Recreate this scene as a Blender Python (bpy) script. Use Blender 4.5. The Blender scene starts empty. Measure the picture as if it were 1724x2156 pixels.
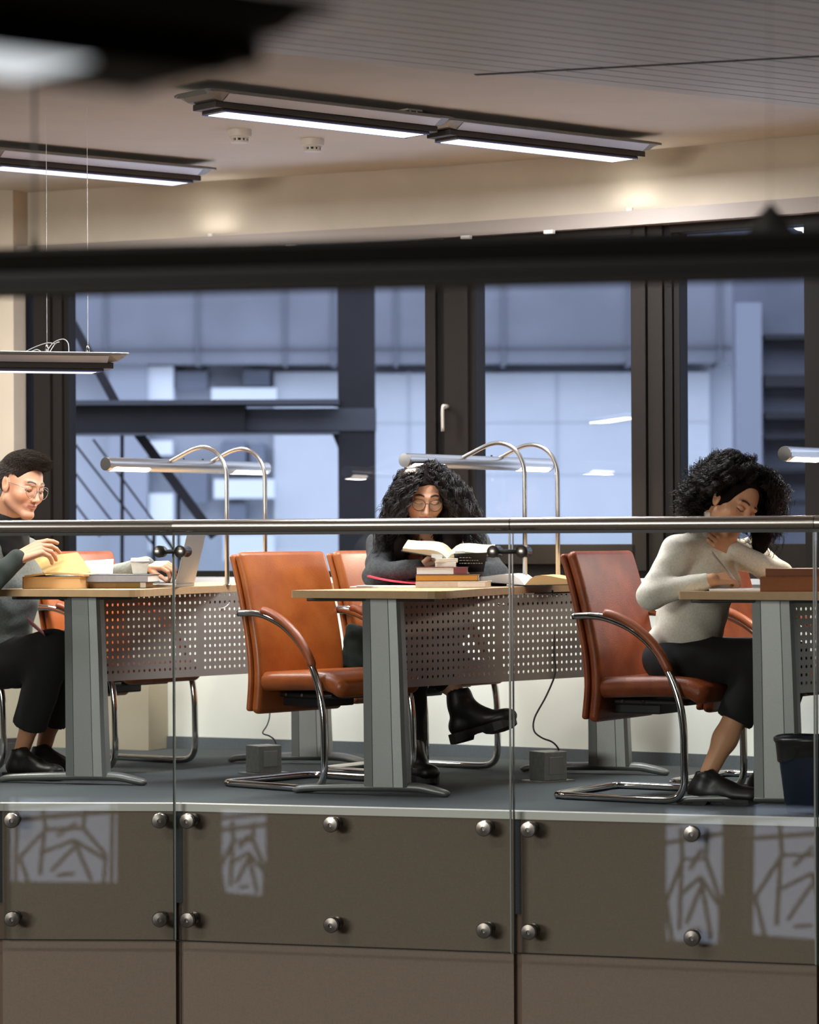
import bpy, bmesh, math, random
import numpy as np
from mathutils import Vector, Matrix
random.seed(7); rng = np.random.default_rng(7)
S = bpy.context.scene
COL = S.collection
PI = math.pi
# ------------------------------------------------------------------ camera
FPX = 6106.0                      # focal length in pixels of the 1724 x 2156 frame
EYE = 0.93
PITCH = math.atan(52/FPX); ROLL = math.radians(0.25)
_f = Vector((0, math.cos(PITCH), math.sin(PITCH)))
_r0 = Vector((1, 0, 0)); _u0 = Vector((0, -math.sin(PITCH), math.cos(PITCH)))
_r = _r0*math.cos(ROLL) - _u0*math.sin(ROLL)
_u = _u0*math.cos(ROLL) + _r0*math.sin(ROLL)
cam = bpy.data.cameras.new('camera'); camo = bpy.data.objects.new('camera', cam); COL.objects.link(camo)
camo.matrix_world = Matrix(((_r.x, _u.x, -_f.x, 0), (_r.y, _u.y, -_f.y, 0), (_r.z, _u.z, -_f.z, EYE), (0, 0, 0, 1)))
cam.sensor_fit = 'HORIZONTAL'; cam.sensor_width = 24.0; cam.lens = 24.0*FPX/1724
cam.clip_start = 0.1; cam.clip_end = 300
cam.dof.use_dof = True; cam.dof.focus_distance = 10.6; cam.dof.aperture_fstop = 2.4
S.camera = camo
S.view_settings.view_transform = 'Standard'; S.view_settings.look = 'None'
S.view_settings.gamma = 1; S.view_settings.use_curve_mapping = False
S.view_settings.exposure = 0.0
S.cycles.max_bounces = 8; S.cycles.diffuse_bounces = 4; S.cycles.transparent_max_bounces = 24
S.cycles.caustics_reflective = False; S.cycles.caustics_refractive = False
S.cycles.sample_clamp_indirect = 4.0
S.cycles.use_denoising = True
# ------------------------------------------------------------------ dusk sky
w = bpy.data.worlds.new('world'); S.world = w; w.use_nodes = True
bg = w.node_tree.nodes['Background']
bg.inputs[0].default_value = (0.50, 0.57, 0.73, 1); bg.inputs[1].default_value = 3.9

def at(px, py, D):
    """point of the place seen at a pixel of the photograph, D metres ahead"""
    d = _f + _r*((px-862)/FPX) + _u*((1078-py)/FPX)
    t = D/d.y
    return Vector((d.x*t, D, EYE + d.z*t))
def X(px, D): return (px-862)/FPX*D
def lin(c):
    return tuple(((v/255)/12.92 if v/255 <= 0.04045 else ((v/255+0.055)/1.055)**2.4) for v in c) + (1,)
# ------------------------------------------------------------------ lights
def area(name, loc, size, power, color=(1, .93, .82), rot=(0, 0, 0), sy=None, spread=None):
    l = bpy.data.lights.new(name, 'AREA'); l.shape = 'RECTANGLE' if sy else 'SQUARE'
    l.size = size; l.energy = power; l.color = color
    if sy: l.size_y = sy
    if spread: l.spread = spread
    o = bpy.data.objects.new(name, l); COL.objects.link(o); o.location = loc; o.rotation_euler = rot
    return o
# added unseen fill lights for the reading room and the atrium
WARM = (1, .86, .70); NEUT = (1, .95, .88)
area('reading_room_fill', (-2.9, 11.6, 2.42), 1.2, 90, NEUT, sy=.4)  # added fill outside the frame, brightens the room
area('reading_room_fill', (2.5, 9.9, 2.42), .9, 22, NEUT, sy=.4)
area('atrium_fill', (-4.0, 3.0, 4.6), 5.0, 190, NEUT, rot=(math.radians(25), 0, 0), sy=.7)  # added light to lift the slab fascia and the handrail
area('atrium_fill', (4.5, 3.0, 4.6), 5.0, 28, NEUT, rot=(math.radians(25), 0, 0), sy=.7)
area('gallery_fill', (-7.0, -1.0, 1.7), 4.0, 560, NEUT, rot=(math.radians(86), 0, math.radians(-28)), sy=1.2)  # added broad light behind the camera, brightens the window wall
# ------------------------------------------------------------------ materials
def mat(name, col, rough=0.6, metal=0.0, noise=0.0, nscale=40, bump=0.0, bscale=200, emit=None, estr=0, coat=0, sss=0, aniso=0, spec=None, col2=None, stretch=None):
    m = bpy.data.materials.new(name); m.use_nodes = True
    nt = m.node_tree; b = nt.nodes['Principled BSDF']
    c = lin(col) if max(col) > 1.0 else tuple(col)+(1,)
    b.inputs['Base Color'].default_value = c
    b.inputs['Roughness'].default_value = rough; b.inputs['Metallic'].default_value = metal
    if coat: b.inputs['Coat Weight'].default_value = coat; b.inputs['Coat Roughness'].default_value = .25
    if sss:
        b.inputs['Subsurface Weight'].default_value = sss
        b.inputs['Subsurface Radius'].default_value = (1, .35, .2); b.inputs['Subsurface Scale'].default_value = .006
    if spec is not None: b.inputs['Specular IOR Level'].default_value = spec
    if emit: b.inputs['Emission Color'].default_value = lin(emit); b.inputs['Emission Strength'].default_value = estr
    tc = nt.nodes.new('ShaderNodeTexCoord')
    src = tc.outputs['Object']
    if stretch:
        mp = nt.nodes.new('ShaderNodeMapping'); mp.inputs['Scale'].default_value = stretch
        nt.links.new(src, mp.inputs[0]); src = mp.outputs[0]
    if noise or col2:
        n = nt.nodes.new('ShaderNodeTexNoise'); n.inputs['Scale'].default_value = nscale; n.inputs['Detail'].default_value = 6
        nt.links.new(src, n.inputs['Vector'])
        mr = nt.nodes.new('ShaderNodeValToRGB'); nt.links.new(n.outputs['Fac'], mr.inputs[0])
        a = [max(0, v*(1-noise)) for v in c[:3]]; bb = [min(1, v*(1+noise)) for v in c[:3]]
        if col2: bb = lin(col2)[:3]; a = c[:3]
        mr.color_ramp.elements[0].position = .35; mr.color_ramp.elements[1].position = .65
        mr.color_ramp.elements[0].color = tuple(a)+(1,); mr.color_ramp.elements[1].color = tuple(bb)+(1,)
        nt.links.new(mr.outputs[0], b.inputs['Base Color'])
    if bump:
        n2 = nt.nodes.new('ShaderNodeTexNoise'); n2.inputs['Scale'].default_value = bscale; n2.inputs['Detail'].default_value = 4
        nt.links.new(src, n2.inputs['Vector'])
        bp = nt.nodes.new('ShaderNodeBump'); bp.inputs['Strength'].default_value = bump; bp.inputs['Distance'].default_value = .004
        nt.links.new(n2.outputs['Fac'], bp.inputs['Height']); nt.links.new(bp.outputs[0], b.inputs['Normal'])
    return m
def glassmat(name, tint=(1, 1, 1), ior=1.45, boost=1.0, rough=0.0):
    m = bpy.data.materials.new(name); m.use_nodes = True; nt = m.node_tree
    for n in list(nt.nodes): nt.nodes.remove(n)
    out = nt.nodes.new('ShaderNodeOutputMaterial'); mx = nt.nodes.new('ShaderNodeMixShader')
    tr = nt.nodes.new('ShaderNodeBsdfTransparent'); gl = nt.nodes.new('ShaderNodeBsdfGlossy')
    f0 = ((ior-1)/(ior+1))**2*boost
    ge = nt.nodes.new('ShaderNodeNewGeometry'); dt = nt.nodes.new('ShaderNodeVectorMath'); dt.operation = 'DOT_PRODUCT'
    nt.links.new(ge.outputs['Normal'], dt.inputs[0]); nt.links.new(ge.outputs['Incoming'], dt.inputs[1])
    def mth(op, a, b_=None):
        n = nt.nodes.new('ShaderNodeMath'); n.operation = op
        for k, v in enumerate((a, b_)):
            if v is None: continue
            if isinstance(v, (int, float)): n.inputs[k].default_value = v
            else: nt.links.new(v, n.inputs[k])
        return n.outputs[0]
    sch = mth('ADD', mth('MULTIPLY', mth('POWER', mth('SUBTRACT', 1.0, mth('ABSOLUTE', dt.outputs['Value'])), 5.0), 1-f0), f0)
    tr.inputs[0].default_value = tuple(tint)+(1,); gl.inputs['Roughness'].default_value = rough
    nt.links.new(sch, mx.inputs[0])
    nt.links.new(tr.outputs[0], mx.inputs[1]); nt.links.new(gl.outputs[0], mx.inputs[2])
    nt.links.new(mx.outputs[0], out.inputs[0])
    return m
def vcmat(name, rough=.5, sss=.12, coat=0):
    m = mat(name, (255, 255, 255), rough, sss=sss, bump=.08, bscale=900)
    nt = m.node_tree; a = nt.nodes.new('ShaderNodeAttribute'); a.attribute_name = 'Col'
    nt.links.new(a.outputs['Color'], nt.nodes['Principled BSDF'].inputs['Base Color'])
    return m
def emis(name, col, s):
    m = bpy.data.materials.new(name); m.use_nodes = True; nt = m.node_tree
    b = nt.nodes['Principled BSDF']; b.inputs['Base Color'].default_value = (.8, .8, .8, 1)
    b.inputs['Emission Color'].default_value = lin(col); b.inputs['Emission Strength'].default_value = s
    return m
M = dict(
 ceiling=mat('ceiling_paint', (214, 206, 194), .9, noise=.03, nscale=3, bump=.1, bscale=300),
 wall=mat('beige_wall', (192, 180, 162), .9, noise=.04, nscale=5, bump=.15, bscale=300),
 whitewall=mat('white_wall', (234, 238, 232), .85, noise=.02, nscale=4, bump=.1, bscale=300),
 duct=mat('boxed_wall', (168, 160, 142), .85, noise=.03, nscale=4),  # beige darkened to carry the weaker light on the casing
 carpet=mat('carpet', (68, 74, 76), .95, noise=.22, nscale=350, bump=.5, bscale=700),
 base=mat('baseboard', (92, 100, 106), .7, noise=.1, nscale=200),
 fascia=mat('fascia_panel', (128, 115, 102), .75, noise=.05, nscale=120, bump=.25, bscale=600),
 joint=mat('fascia_joint', (112, 94, 80), .8),
 strip=mat('edge_strip', (208, 208, 202), .4, .1),
 slat=mat('ceiling_slat', (196, 192, 180), .5, .1, noise=.03, nscale=4),
 slatdark=mat('slat_gap', (30, 29, 28), .8),
 frame=mat('window_frame', (27, 22, 18), .7, 0, spec=.2, noise=.05, nscale=60),
 frame2=mat('window_frame_inner', (16, 13, 11), .7, spec=.2),
 sill=mat('sill', (200, 200, 205), .5),
 steel=mat('stainless_steel', (176, 171, 164), .27, 1, noise=.04, nscale=300),
 chrome=mat('chrome', (215, 213, 210), .09, 1),
 grey=mat('grey_metal', (126, 128, 126), .4, .45, noise=.05, nscale=300),
 panel=mat('perforated_steel', (150, 145, 140), .45, .35, noise=.05, nscale=200),
 darkmetal=mat('dark_metal', (52, 51, 50), .5, .3),
 bracket=mat('black_bracket', (22, 21, 21), .5, .2),
 wood=mat('light_wood_laminate', (206, 170, 128), .42, noise=.08, nscale=6, stretch=(1, 30, 1)),
 woodedge=mat('wood_edge_band', (184, 148, 106), .5, noise=.05, nscale=30),
 leather=mat('cognac_leather', (150, 74, 28), .36, col2=(170, 92, 38), nscale=9, bump=.25, bscale=260, spec=.45, coat=.3),
 leather2=mat('shaded_leather', (116, 54, 24), .38, col2=(146, 72, 36), nscale=9, bump=.25, bscale=260, spec=.35),  # similar leather, darkened for the chairs that are lit less
 leatherd=mat('armrest_leather', (128, 62, 28), .4, col2=(144, 74, 36), nscale=20, bump=.2, bscale=300, coat=.1),
 lamp=mat('lamp_aluminium', (176, 174, 170), .28, .9),
 lampglow=emis('lamp_glow', (255, 240, 222), 9),
 tubeglow=emis('ceiling_lamp_glow', (244, 248, 255), 1.5),
 fixture=mat('fixture_body', (124, 120, 116), .4, .3),
 fixturelow=mat('fixture_gear', (74, 69, 66), .45, .3),
 reflector=mat('fixture_reflector', (196, 194, 200), .4, .2),
 bluestrip=mat('fixture_trim', (120, 126, 190), .35, .4),
 foredark=mat('foreground_fixture', (22, 20, 18), .6, spec=.3),
 white=mat('white_plastic', (222, 216, 206), .5),
 black=mat('black_plastic', (18, 18, 18), .5),
 cable=mat('cable', (52, 52, 54), .5), wcable=mat('white_cable', (225, 225, 225), .5),
 box=mat('metal_box', (140, 142, 138), .35, .75, noise=.08, nscale=60),
 glass=glassmat('balustrade_glass', (.9, .93, .92), 1.52, 1.35),
 glassedge=mat('glass_edge', (24, 34, 32), .2),
 glassedge2=mat('glass_edge_bright', (150, 158, 150), .2),
 pane=glassmat('window_pane', (.95, .97, 1.0), 1.45, 1.0),
 paper=mat('paper', (238, 232, 220), .8), paper2=mat('cream_pages', (232, 210, 172), .8, noise=.08, nscale=300, stretch=(1, 1, 30)),
 whitepaper=mat('white_paper', (246, 246, 246), .7), oldpaper=mat('yellowed_paper', (206, 174, 108), .8, noise=.08, nscale=60),
 pagetan=mat('aged_page_edges', (196, 156, 104), .8, noise=.15, nscale=400, stretch=(1, 1, 40)),
 spandrel=mat('white_spandrel', (222, 226, 230), .7),
 navy=mat('dark_blue_bin', (20, 32, 52), .45), rim=mat('bin_liner', (14, 14, 15), .35),
 facadeL=mat('facade_light', (196, 200, 205), .8, noise=.05, nscale=1.2),
 facadeM=mat('facade_mid', (176, 180, 188), .8, noise=.05, nscale=1.2),
 facadeD=mat('facade_dark', (120, 122, 130), .8, noise=.12, nscale=1.2),
 steelext=mat('painted_outdoor_steel', (44, 40, 44), .6, noise=.15, nscale=3),
 steelext2=mat('galvanised_outdoor_steel', (92, 92, 98), .6, noise=.1, nscale=3),
 facadeW=mat('facade_pilaster', (150, 154, 164), .8),
 facwin=mat('facade_window_glass', (112, 118, 132), .4),
 fixing=mat('fixing_steel', (128, 124, 118), .24, .9),
 atrium=mat('atrium_wall', (120, 110, 100), .85),
)
# ------------------------------------------------------------------ object helpers
def put(o, parent=None):
    COL.objects.link(o)
    if parent: o.parent = parent
    return o
def tag(o, label=None, cat=None, group=None, kind=None):
    if label: o['label'] = label
    if cat: o['category'] = cat
    if group: o['group'] = group
    if kind: o['kind'] = kind
    return o
def empty(name, loc=(0, 0, 0), rz=0, label=None, cat=None, group=None, kind=None):
    o = bpy.data.objects.new(name, None); COL.objects.link(o); o.location = loc; o.rotation_euler = (0, 0, rz)
    o.empty_display_size = .1
    return tag(o, label, cat, group, kind)
def mesh(name, V, F, m, parent=None, smooth=False, mi=None, bevel=0, segs=2):
    me = bpy.data.meshes.new(name); me.from_pydata([tuple(v) for v in V], [], [tuple(f) for f in F])
    for mm in (m if isinstance(m, (list, tuple)) else [m]): me.materials.append(mm)
    if mi is not None: me.polygons.foreach_set('material_index', mi)
    if smooth: me.polygons.foreach_set('use_smooth', [True]*len(me.polygons))
    me.update()
    o = put(bpy.data.objects.new(name, me), parent)
    if bevel:
        b = o.modifiers.new('b', 'BEVEL'); b.width = bevel; b.segments = segs; b.limit_method = 'ANGLE'
    return o
class MB:
    def __init__(s): s.V = []; s.F = []; s.I = []
    def add(s, V, F, mi=0):
        n = len(s.V); s.V += [tuple(v) for v in V]; s.F += [tuple(i+n for i in f) for f in F]; s.I += [mi]*len(F); return s
    def box(s, x0, y0, z0, x1, y1, z1, mi=0, T=None):
        V = [(x, y, z) for z in (z0, z1) for y in (y0, y1) for x in (x0, x1)]
        if T: V = [T @ Vector(v) for v in V]
        return s.add(V, [(0, 2, 3, 1), (4, 5, 7, 6), (0, 1, 5, 4), (2, 6, 7, 3), (0, 4, 6, 2), (1, 3, 7, 5)], mi)
    def bar(s, a, b, wd, ht, up=Vector((0, 0, 1)), mi=0):
        a = Vector(a); b = Vector(b); d = (b-a).normalized(); sx = d.cross(up)
        if sx.length < 1e-4: sx = d.cross(Vector((0, 1, 0)))
        sx.normalize(); uu = sx.cross(d)
        V = [p + sx*i*wd/2 + uu*j*ht/2 for p in (a, b) for i, j in ((-1, -1), (1, -1), (1, 1), (-1, 1))]
        return s.add(V, [(3, 2, 1, 0), (4, 5, 6, 7), (0, 1, 5, 4), (1, 2, 6, 5), (2, 3, 7, 6), (3, 0, 4, 7)], mi)
    def prism(s, pts, z0, z1, mi=0):
        n = len(pts); V = [(p[0], p[1], z0) for p in pts]+[(p[0], p[1], z1) for p in pts]
        F = [tuple(range(n-1, -1, -1)), tuple(range(n, 2*n))]+[(i, (i+1) % n, n+(i+1) % n, n+i) for i in range(n)]
        return s.add(V, F, mi)
    def loft(s, rings, mi=0, cap=True, closed=False):
        n = len(rings[0]); V = [v for r in rings for v in r]; F = []
        R = len(rings)
        for i in range(R if closed else R-1):
            j = (i+1) % R
            for k in range(n):
                F.append((i*n+k, i*n+(k+1) % n, j*n+(k+1) % n, j*n+k))
        if cap and not closed: F += [tuple(range(n-1, -1, -1)), tuple((R-1)*n+k for k in range(n))]
        return s.add(V, F, mi)
    def tube(s, pts, r, n=10, mi=0, flat=1.0, cap=True, up=None):
        pts = [Vector(p) for p in pts]; rings = []
        rr = r if isinstance(r, (list, tuple)) else [r]*len(pts)
        prev = None
        for i, p in enumerate(pts):
            t = (pts[min(i+1, len(pts)-1)] - pts[max(i-1, 0)]).normalized()
            if prev is None:
                a = Vector(up) if up else (Vector((0, 0, 1)) if abs(t.z) < .9 else Vector((0, 1, 0)))
            else: a = prev
            a = (a - t*a.dot(t)).normalized(); prev = a; b = t.cross(a)
            rings.append([p + (a*math.cos(2*PI*k/n)*flat + b*math.sin(2*PI*k/n))*rr[i] for k in range(n)])
        return s.loft(rings, mi, cap)
    def lathe(s, prof, c=(0, 0, 0), n=32, mi=0):
        c = Vector(c)
        return s.loft([[c+Vector((r*math.cos(2*PI*k/n), r*math.sin(2*PI*k/n), z)) for k in range(n)] for r, z in prof], mi)
    def build(s, name, m, parent=None, smooth=False, bevel=0, segs=2):
        return mesh(name, s.V, s.F, m, parent, smooth, s.I if isinstance(m, (list, tuple)) else None, bevel, segs)
def smoothpath(pts, n=6):
    P = [Vector(p) for p in pts]; out = []
    for i in range(len(P)-1):
        p0 = P[max(i-1, 0)]; p1 = P[i]; p2 = P[i+1]; p3 = P[min(i+2, len(P)-1)]
        for k in range(n):
            t = k/n
            out.append(.5*((2*p1)+(p2-p0)*t+(2*p0-5*p1+4*p2-p3)*t*t+(3*p1-p0-3*p2+p3)*t**3))
    out.append(P[-1]); return out
def rrect(w_, h_, r, n=5):
    pts = []
    for cx, cy, a0 in ((w_/2-r, h_/2-r, 0), (-w_/2+r, h_/2-r, 90), (-w_/2+r, -h_/2+r, 180), (w_/2-r, -h_/2+r, 270)):
        for k in range(n+1):
            a = math.radians(a0+90*k/n); pts.append((cx+r*math.cos(a), cy+r*math.sin(a)))
    return pts
def copy_tree(o, parent=None):
    c = o.copy(); COL.objects.link(c)
    if parent: c.parent = parent
    for ch in list(o.children): copy_tree(ch, c)
    return c
def autosmooth(o, ang=35):
    me = o.data
    me.polygons.foreach_set('use_smooth', [True]*len(me.polygons))
    me.set_sharp_from_angle(angle=math.radians(ang))
    return o
# ================================================================== THE SETTING
def st(o, label=None):
    o['kind'] = 'structure'
    if label: o['label'] = label
    return o
# --- window wall polyline (plan), left to right
WALL = [(-4.6, 14.6), (-1.86, 13.22), (0.215, 12.25), (1.03, 11.75), (1.85, 11.2), (4.0, 9.5)]
def wall_at(px):
    """plan point of the wall seen at photo column px (eye-level)"""
    k = (px-862)/FPX
    for (x0, y0), (x1, y1) in zip(WALL[:-1], WALL[1:]):
        t = (k*y0-x0)/((x1-x0)-k*(y1-y0))
        if -1e-6 <= t <= 1+1e-6: return Vector((x0+(x1-x0)*t, y0+(y1-y0)*t, 0)), Vector((x1-x0, y1-y0, 0)).normalized()
def wz(px, py):
    p, d = wall_at(px); return at(px, py, p.y).z
EDGE = [(-6.5, 10.9), (-1.44, 10.14), (-.805, 10.10), (.358, 9.76), (1.334, 9.46), (5.5, 7.9)]
CEIL = 2.5
# floor slab of the reading room
pts = EDGE + [(5.5, 9.2)] + [(x, y+.35) for x, y in reversed(WALL)] + [(-6.5, 15.2)]
st(MB().prism(pts, -.34, 0).build('floor', M['carpet']), 'blue-grey carpet of the reading room')
# ceiling over the room
cp = [(-6.5, 9.0), (-.4, 7.9), (6, 6.6), (6, 9.0)] + [(x, y+.35) for x, y in reversed(WALL)] + [(-6.5, 15.2)]
st(MB().prism(cp, CEIL, CEIL+.2).build('ceiling', M['ceiling']), 'pale plaster ceiling')
def wallband(mb, z0, z1, th=.14, a=0, b=None, off=0, mi=0):
    P = WALL[a:b]
    for (x0, y0), (x1, y1) in zip(P[:-1], P[1:]):
        d = Vector((x1-x0, y1-y0, 0)).normalized(); n = Vector((-d.y, d.x, 0))
        q = [Vector((x0, y0, 0))+n*off, Vector((x1, y1, 0))+n*off, Vector((x1, y1, 0))+n*(off+th), Vector((x0, y0, 0))+n*(off+th)]
        mb.prism([(v.x, v.y) for v in q], z0, z1, mi)
    return mb
HEAD = 2.20
st(wallband(MB(), HEAD, CEIL).build('wall_back', M['wall']), 'beige bulkhead wall above the windows')
st(wallband(MB(), 0, .735).build('wall_back_lower', M['whitewall']), 'white wall under the windows')
st(wallband(MB(), 0, .052, .012, off=-.012).build('baseboard_back', M['base']))
st(wallband(MB(), .735, .757, .20, off=-.07).build('trim_sill', M['sill']))
st(wallband(MB(), HEAD-.015, HEAD+.045, .10, off=-.10).build('trim_1', mat('blind_rail', (140, 130, 122), .6)))
for px, py in ((1012, 497), (1186, 480), (640, 512), (300, 521)):
    p, d = wall_at(px); n = Vector((-d.y, d.x, 0)); q = p - n*.11
    T = Matrix.Translation(q) @ Matrix.Rotation(math.atan2(d.y, d.x), 4, 'Z')
    tag(MB().box(-.022, -.012, HEAD-.03, .022, .012, HEAD-.014, T=T).build('blind_bracket', M['white'], bevel=.002),
        'small cream bracket under the window head '+{1012: 'above the central mullion', 1186: 'above the middle casement', 640: 'above the wide left pane', 300: 'near the left end of the wide pane'}[px], 'bracket')
# beige column at the left
p0, d = wall_at(60); n = Vector((-d.y, d.x, 0))
q = [p0-n*.12, p0-n*.12-d*2.5, p0-d*2.5+n*.1, p0+n*.1]
st(MB().prism([(v.x, v.y) for v in reversed(q)], .0, CEIL).build('wall_left_column', M['wall']), 'beige wall pier at the left end of the windows')
p1, d1 = wall_at(352)
q = [p1-n*.17, p1-n*.17-d*1.2, p1-d*1.2-n*.002, p1-n*.002]
st(MB().prism([(v.x, v.y) for v in reversed(q)], .0, .72).build('wall_back_casing', M['duct']), 'projecting beige casing under the left window')
# windows -----------------------------------------------------------------
def frame_post(mb, pxa, pxb, z0, z1, dep=(-.03, .09), mi=0):
    pa, da = wall_at(pxa); pb, db = wall_at(pxb); na = Vector((-da.y, da.x, 0)); nb = Vector((-db.y, db.x, 0))
    q = [pa+na*dep[0], pb+nb*dep[0], pb+nb*dep[1], pa+na*dep[1]]
    mb.prism([(v.x, v.y) for v in q], z0, z1, mi)
def window(n, pxl, pxr, zb, zt, posts, rails):
    w_ = empty('window_%d' % n); st(w_)
    mb = MB()
    for p in posts: frame_post(mb, *p)
    for p in rails: frame_post(mb, *p)
    mb.build('window_frame', [M['frame'], M['frame2']], w_, bevel=.003)
    pm = MB(); frame_post(pm, pxl-3, pxr+3, zb-.01, zt+.01, (.03, .036))
    pm.build('window_pane', M['pane'], w_)
    return w_
zA = wz(500, 1202); zB = wz(1180, 1146); ZT = 2.15; ZS = .757
# narrow glazing left of the wide pane
window(1, 60, 82, ZS+.03, ZT, [(56, 61, ZS, HEAD, (-.02, .08), 0)], [(60, 84, ZT, HEAD, (-.02, .08), 0), (60, 84, ZS, ZS+.03, (-.02, .08), 0)])
window(2, 150, 902, zA, ZT,
       [(84, 118, ZS, HEAD, (-.05, .09), 0), (118, 138, ZS, HEAD, (-.03, .09), 0), (138, 149, ZS, HEAD, (-.015, .05), 1), (900, 922, ZS, HEAD, (-.02, .09), 0)],
       [(140, 905, ZT, HEAD, (-.02, .08), 0), (140, 905, ZS, zA, (-.02, .08), 1)])
w3 = window(3, 1010, 1341, zB, ZT,
       [(922, 948, ZS, HEAD, (.0, .09), 1), (946, 998, ZS+.03, HEAD, (-.05, .07), 0), (998, 1011, ZS+.03, HEAD, (-.035, .05), 1), (1341, 1372, ZS+.03, HEAD, (-.05, .07), 0)],
       [(1000, 1350, ZT, HEAD, (-.05, .07), 0), (1000, 1350, wz(1180, 1188), zB, (-.05, .07), 0), (1000, 1376, ZS, wz(1180, 1188), (-.02, .08), 1)])
w4 = window(4, 1434, 1704, zB, ZT,
       [(1373, 1405, ZS, HEAD, (-.035, .08), 0), (1405, 1422, ZS, HEAD, (-.02, .08), 1), (1422, 1435, ZS, HEAD, (-.01, .06), 1), (1704, 1790, ZS, HEAD, (-.04, .08), 1)],
       [(1420, 1720, ZT, HEAD, (-.03, .08), 0), (1420, 1720, ZS, zB, (-.03, .08), 0)])
window(5, 1790, 2600, zB, ZT, [(2560, 2600, ZS, HEAD, (-.02, .08), 0)], [(1780, 2600, ZT, HEAD, (-.03, .08), 0), (1780, 2600, ZS, zB, (-.03, .08), 0)])
# handle on the sash
p, d = wall_at(953); n = Vector((-d.y, d.x, 0))
hz = wz(953, 880)
h = MB(); a = p-n*.06
h.tube([a+Vector((0, 0, hz+.045))+n*.01, a+Vector((0, 0, hz+.045))-n*.03], .011, 12)
h.tube(smoothpath([a+Vector((0, 0, hz+.05))-n*.035+d*.006, a+Vector((0, 0, hz+.03))-n*.04, a+Vector((0, 0, hz-.06))-n*.038], 4), .0095, 12, flat=.8)
h.build('window_handle', mat('handle_metal', (196, 188, 178), .35, .6), w3, smooth=True)
# closing walls of the building (side and far, mostly out of view)
st(MB().box(-20.2, -16, -5, -20, 20, 5).build('wall_left', M['atrium']))
st(MB().box(20, -16, -5, 20.2, 20, 5).build('wall_right', M['atrium']))
st(MB().box(-20.2, -16.2, -5.2, 20.2, 16, -5).build('floor_atrium', M['atrium']))
st(MB().box(-20.2, -16.2, 5, 20.2, 10, 5.2).build('ceiling_atrium', M['atrium']))
st(MB().box(-20.2, 9.1, CEIL+.2, 20.2, 9.3, 5).build('wall_upper', M['atrium']))
st(MB().box(4.6, 7.9, -5, 20.2, 8.1, 5).build('wall_right_end', M['atrium']))
st(MB().box(-20.2, 10.9, -5, -6.45, 11.1, 5).build('wall_left_end', M['atrium']))
st(MB().box(-6.5, 11, -.3, -6.3, 15.5, CEIL+.1).build('wall_left_room', M['wall']))
st(MB().box(4.3, 8.1, -.3, 4.5, 10, CEIL+.1).build('wall_right_room', M['wall']))
# --- slatted soffit (lower ceiling over the atrium side), z = 2.40
ZSF = 2.40
def sof(px, py):
    d = _f + _r*((px-862)/FPX) + _u*((1078-py)/FPX); t = (ZSF-EYE)/d.z
    return Vector((d.x*t, d.y*t, ZSF))
A_ = sof(480, 68); B_ = sof(1000, 157); C_ = sof(1724, 235)
sd = (C_-B_).normalized()                         # slat direction
sn = Vector((sd.y, -sd.x, 0))                      # toward the camera side
seam_dir = (sof(1724, 118)-B_).normalized()
mb = MB()
pitch_ = .085
cs = seam_dir.dot(sd); sn_ = seam_dir.dot(sn); r_ = cs/max(sn_, .05)
def slat_run(lo_, hi_, k0, k1, z):
    for k in range(k0, k1):
        for f0, f1, dz, mi in ((0, pitch_-.007, 0, 0), (pitch_-.007, pitch_, .008, 1)):
            d0 = k*pitch_+f0; d1 = k*pitch_+f1
            T = [B_+sn*d0+sd*lo_(d0), B_+sn*d0+sd*hi_(d0), B_+sn*d1+sd*hi_(d1), B_+sn*d1+sd*lo_(d1)]
            mb.prism([(v.x, v.y) for v in reversed(T)], z+dz, z+dz+.012, mi)
slat_run(lambda d: -3.5, lambda d: d*r_-.012, 0, 22, ZSF)
slat_run(lambda d: d*r_+.012, lambda d: 4.2, 0, 15, ZSF+.010)
mb.bar(B_+Vector((0, 0, .004)), B_+seam_dir*2.2+Vector((0, 0, .004)), .022, .012, mi=1)
mb.build('ceiling_slatted', [M['slat'], M['slatdark']]); st(bpy.data.objects['ceiling_slatted'], 'grey slatted metal soffit')
# solid behind the slats
q = [B_-sd*3.5+sn*.02, B_+sd*4.2+sn*.02, B_+sd*4.2+sn*1.86, B_-sd*3.5+sn*1.86]
st(MB().prism([(v.x, v.y) for v in reversed(q)], ZSF+.035, CEIL-.001).build('ceiling_void', M['slatdark']))
# --- fascia of the slab and its panels
def edge_band(z0, z1, off0, off1, m, name, gap=0, seg=None):
    obs = []
    for i, ((x0, y0), (x1, y1)) in enumerate(zip(EDGE[:-1], EDGE[1:])):
        if seg is not None and i not in seg: continue
        a = Vector((x0, y0, 0)); b = Vector((x1, y1, 0)); d = (b-a).normalized(); n = Vector((d.y, -d.x, 0))
        a2 = a+d*gap; b2 = b-d*gap
        q = [a2+n*off1, b2+n*off1, b2+n*off0, a2+n*off0]
        mbb = MB().prism([(v.x, v.y) for v in q], z0, z1)
        obs.append(mbb.build(name, m))
    return obs
i = 0
for o in edge_band(-5, -.02, -.04, 0.004, M['fascia'], 'wall_fascia', gap=.014, seg=(0, 1, 2, 3, 4)): st(o, 'beige panel of the slab edge'); 
for o in edge_band(-5, -.03, -.06, -.02, M['joint'], 'wall_fascia_backing', gap=0): st(o)
for i, o in enumerate(edge_band(-.02, .006, -.03, .014, M['strip'], 'trim_edge')): st(o, 'pale metal strip along the floor edge')
GOFF = .06
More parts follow.
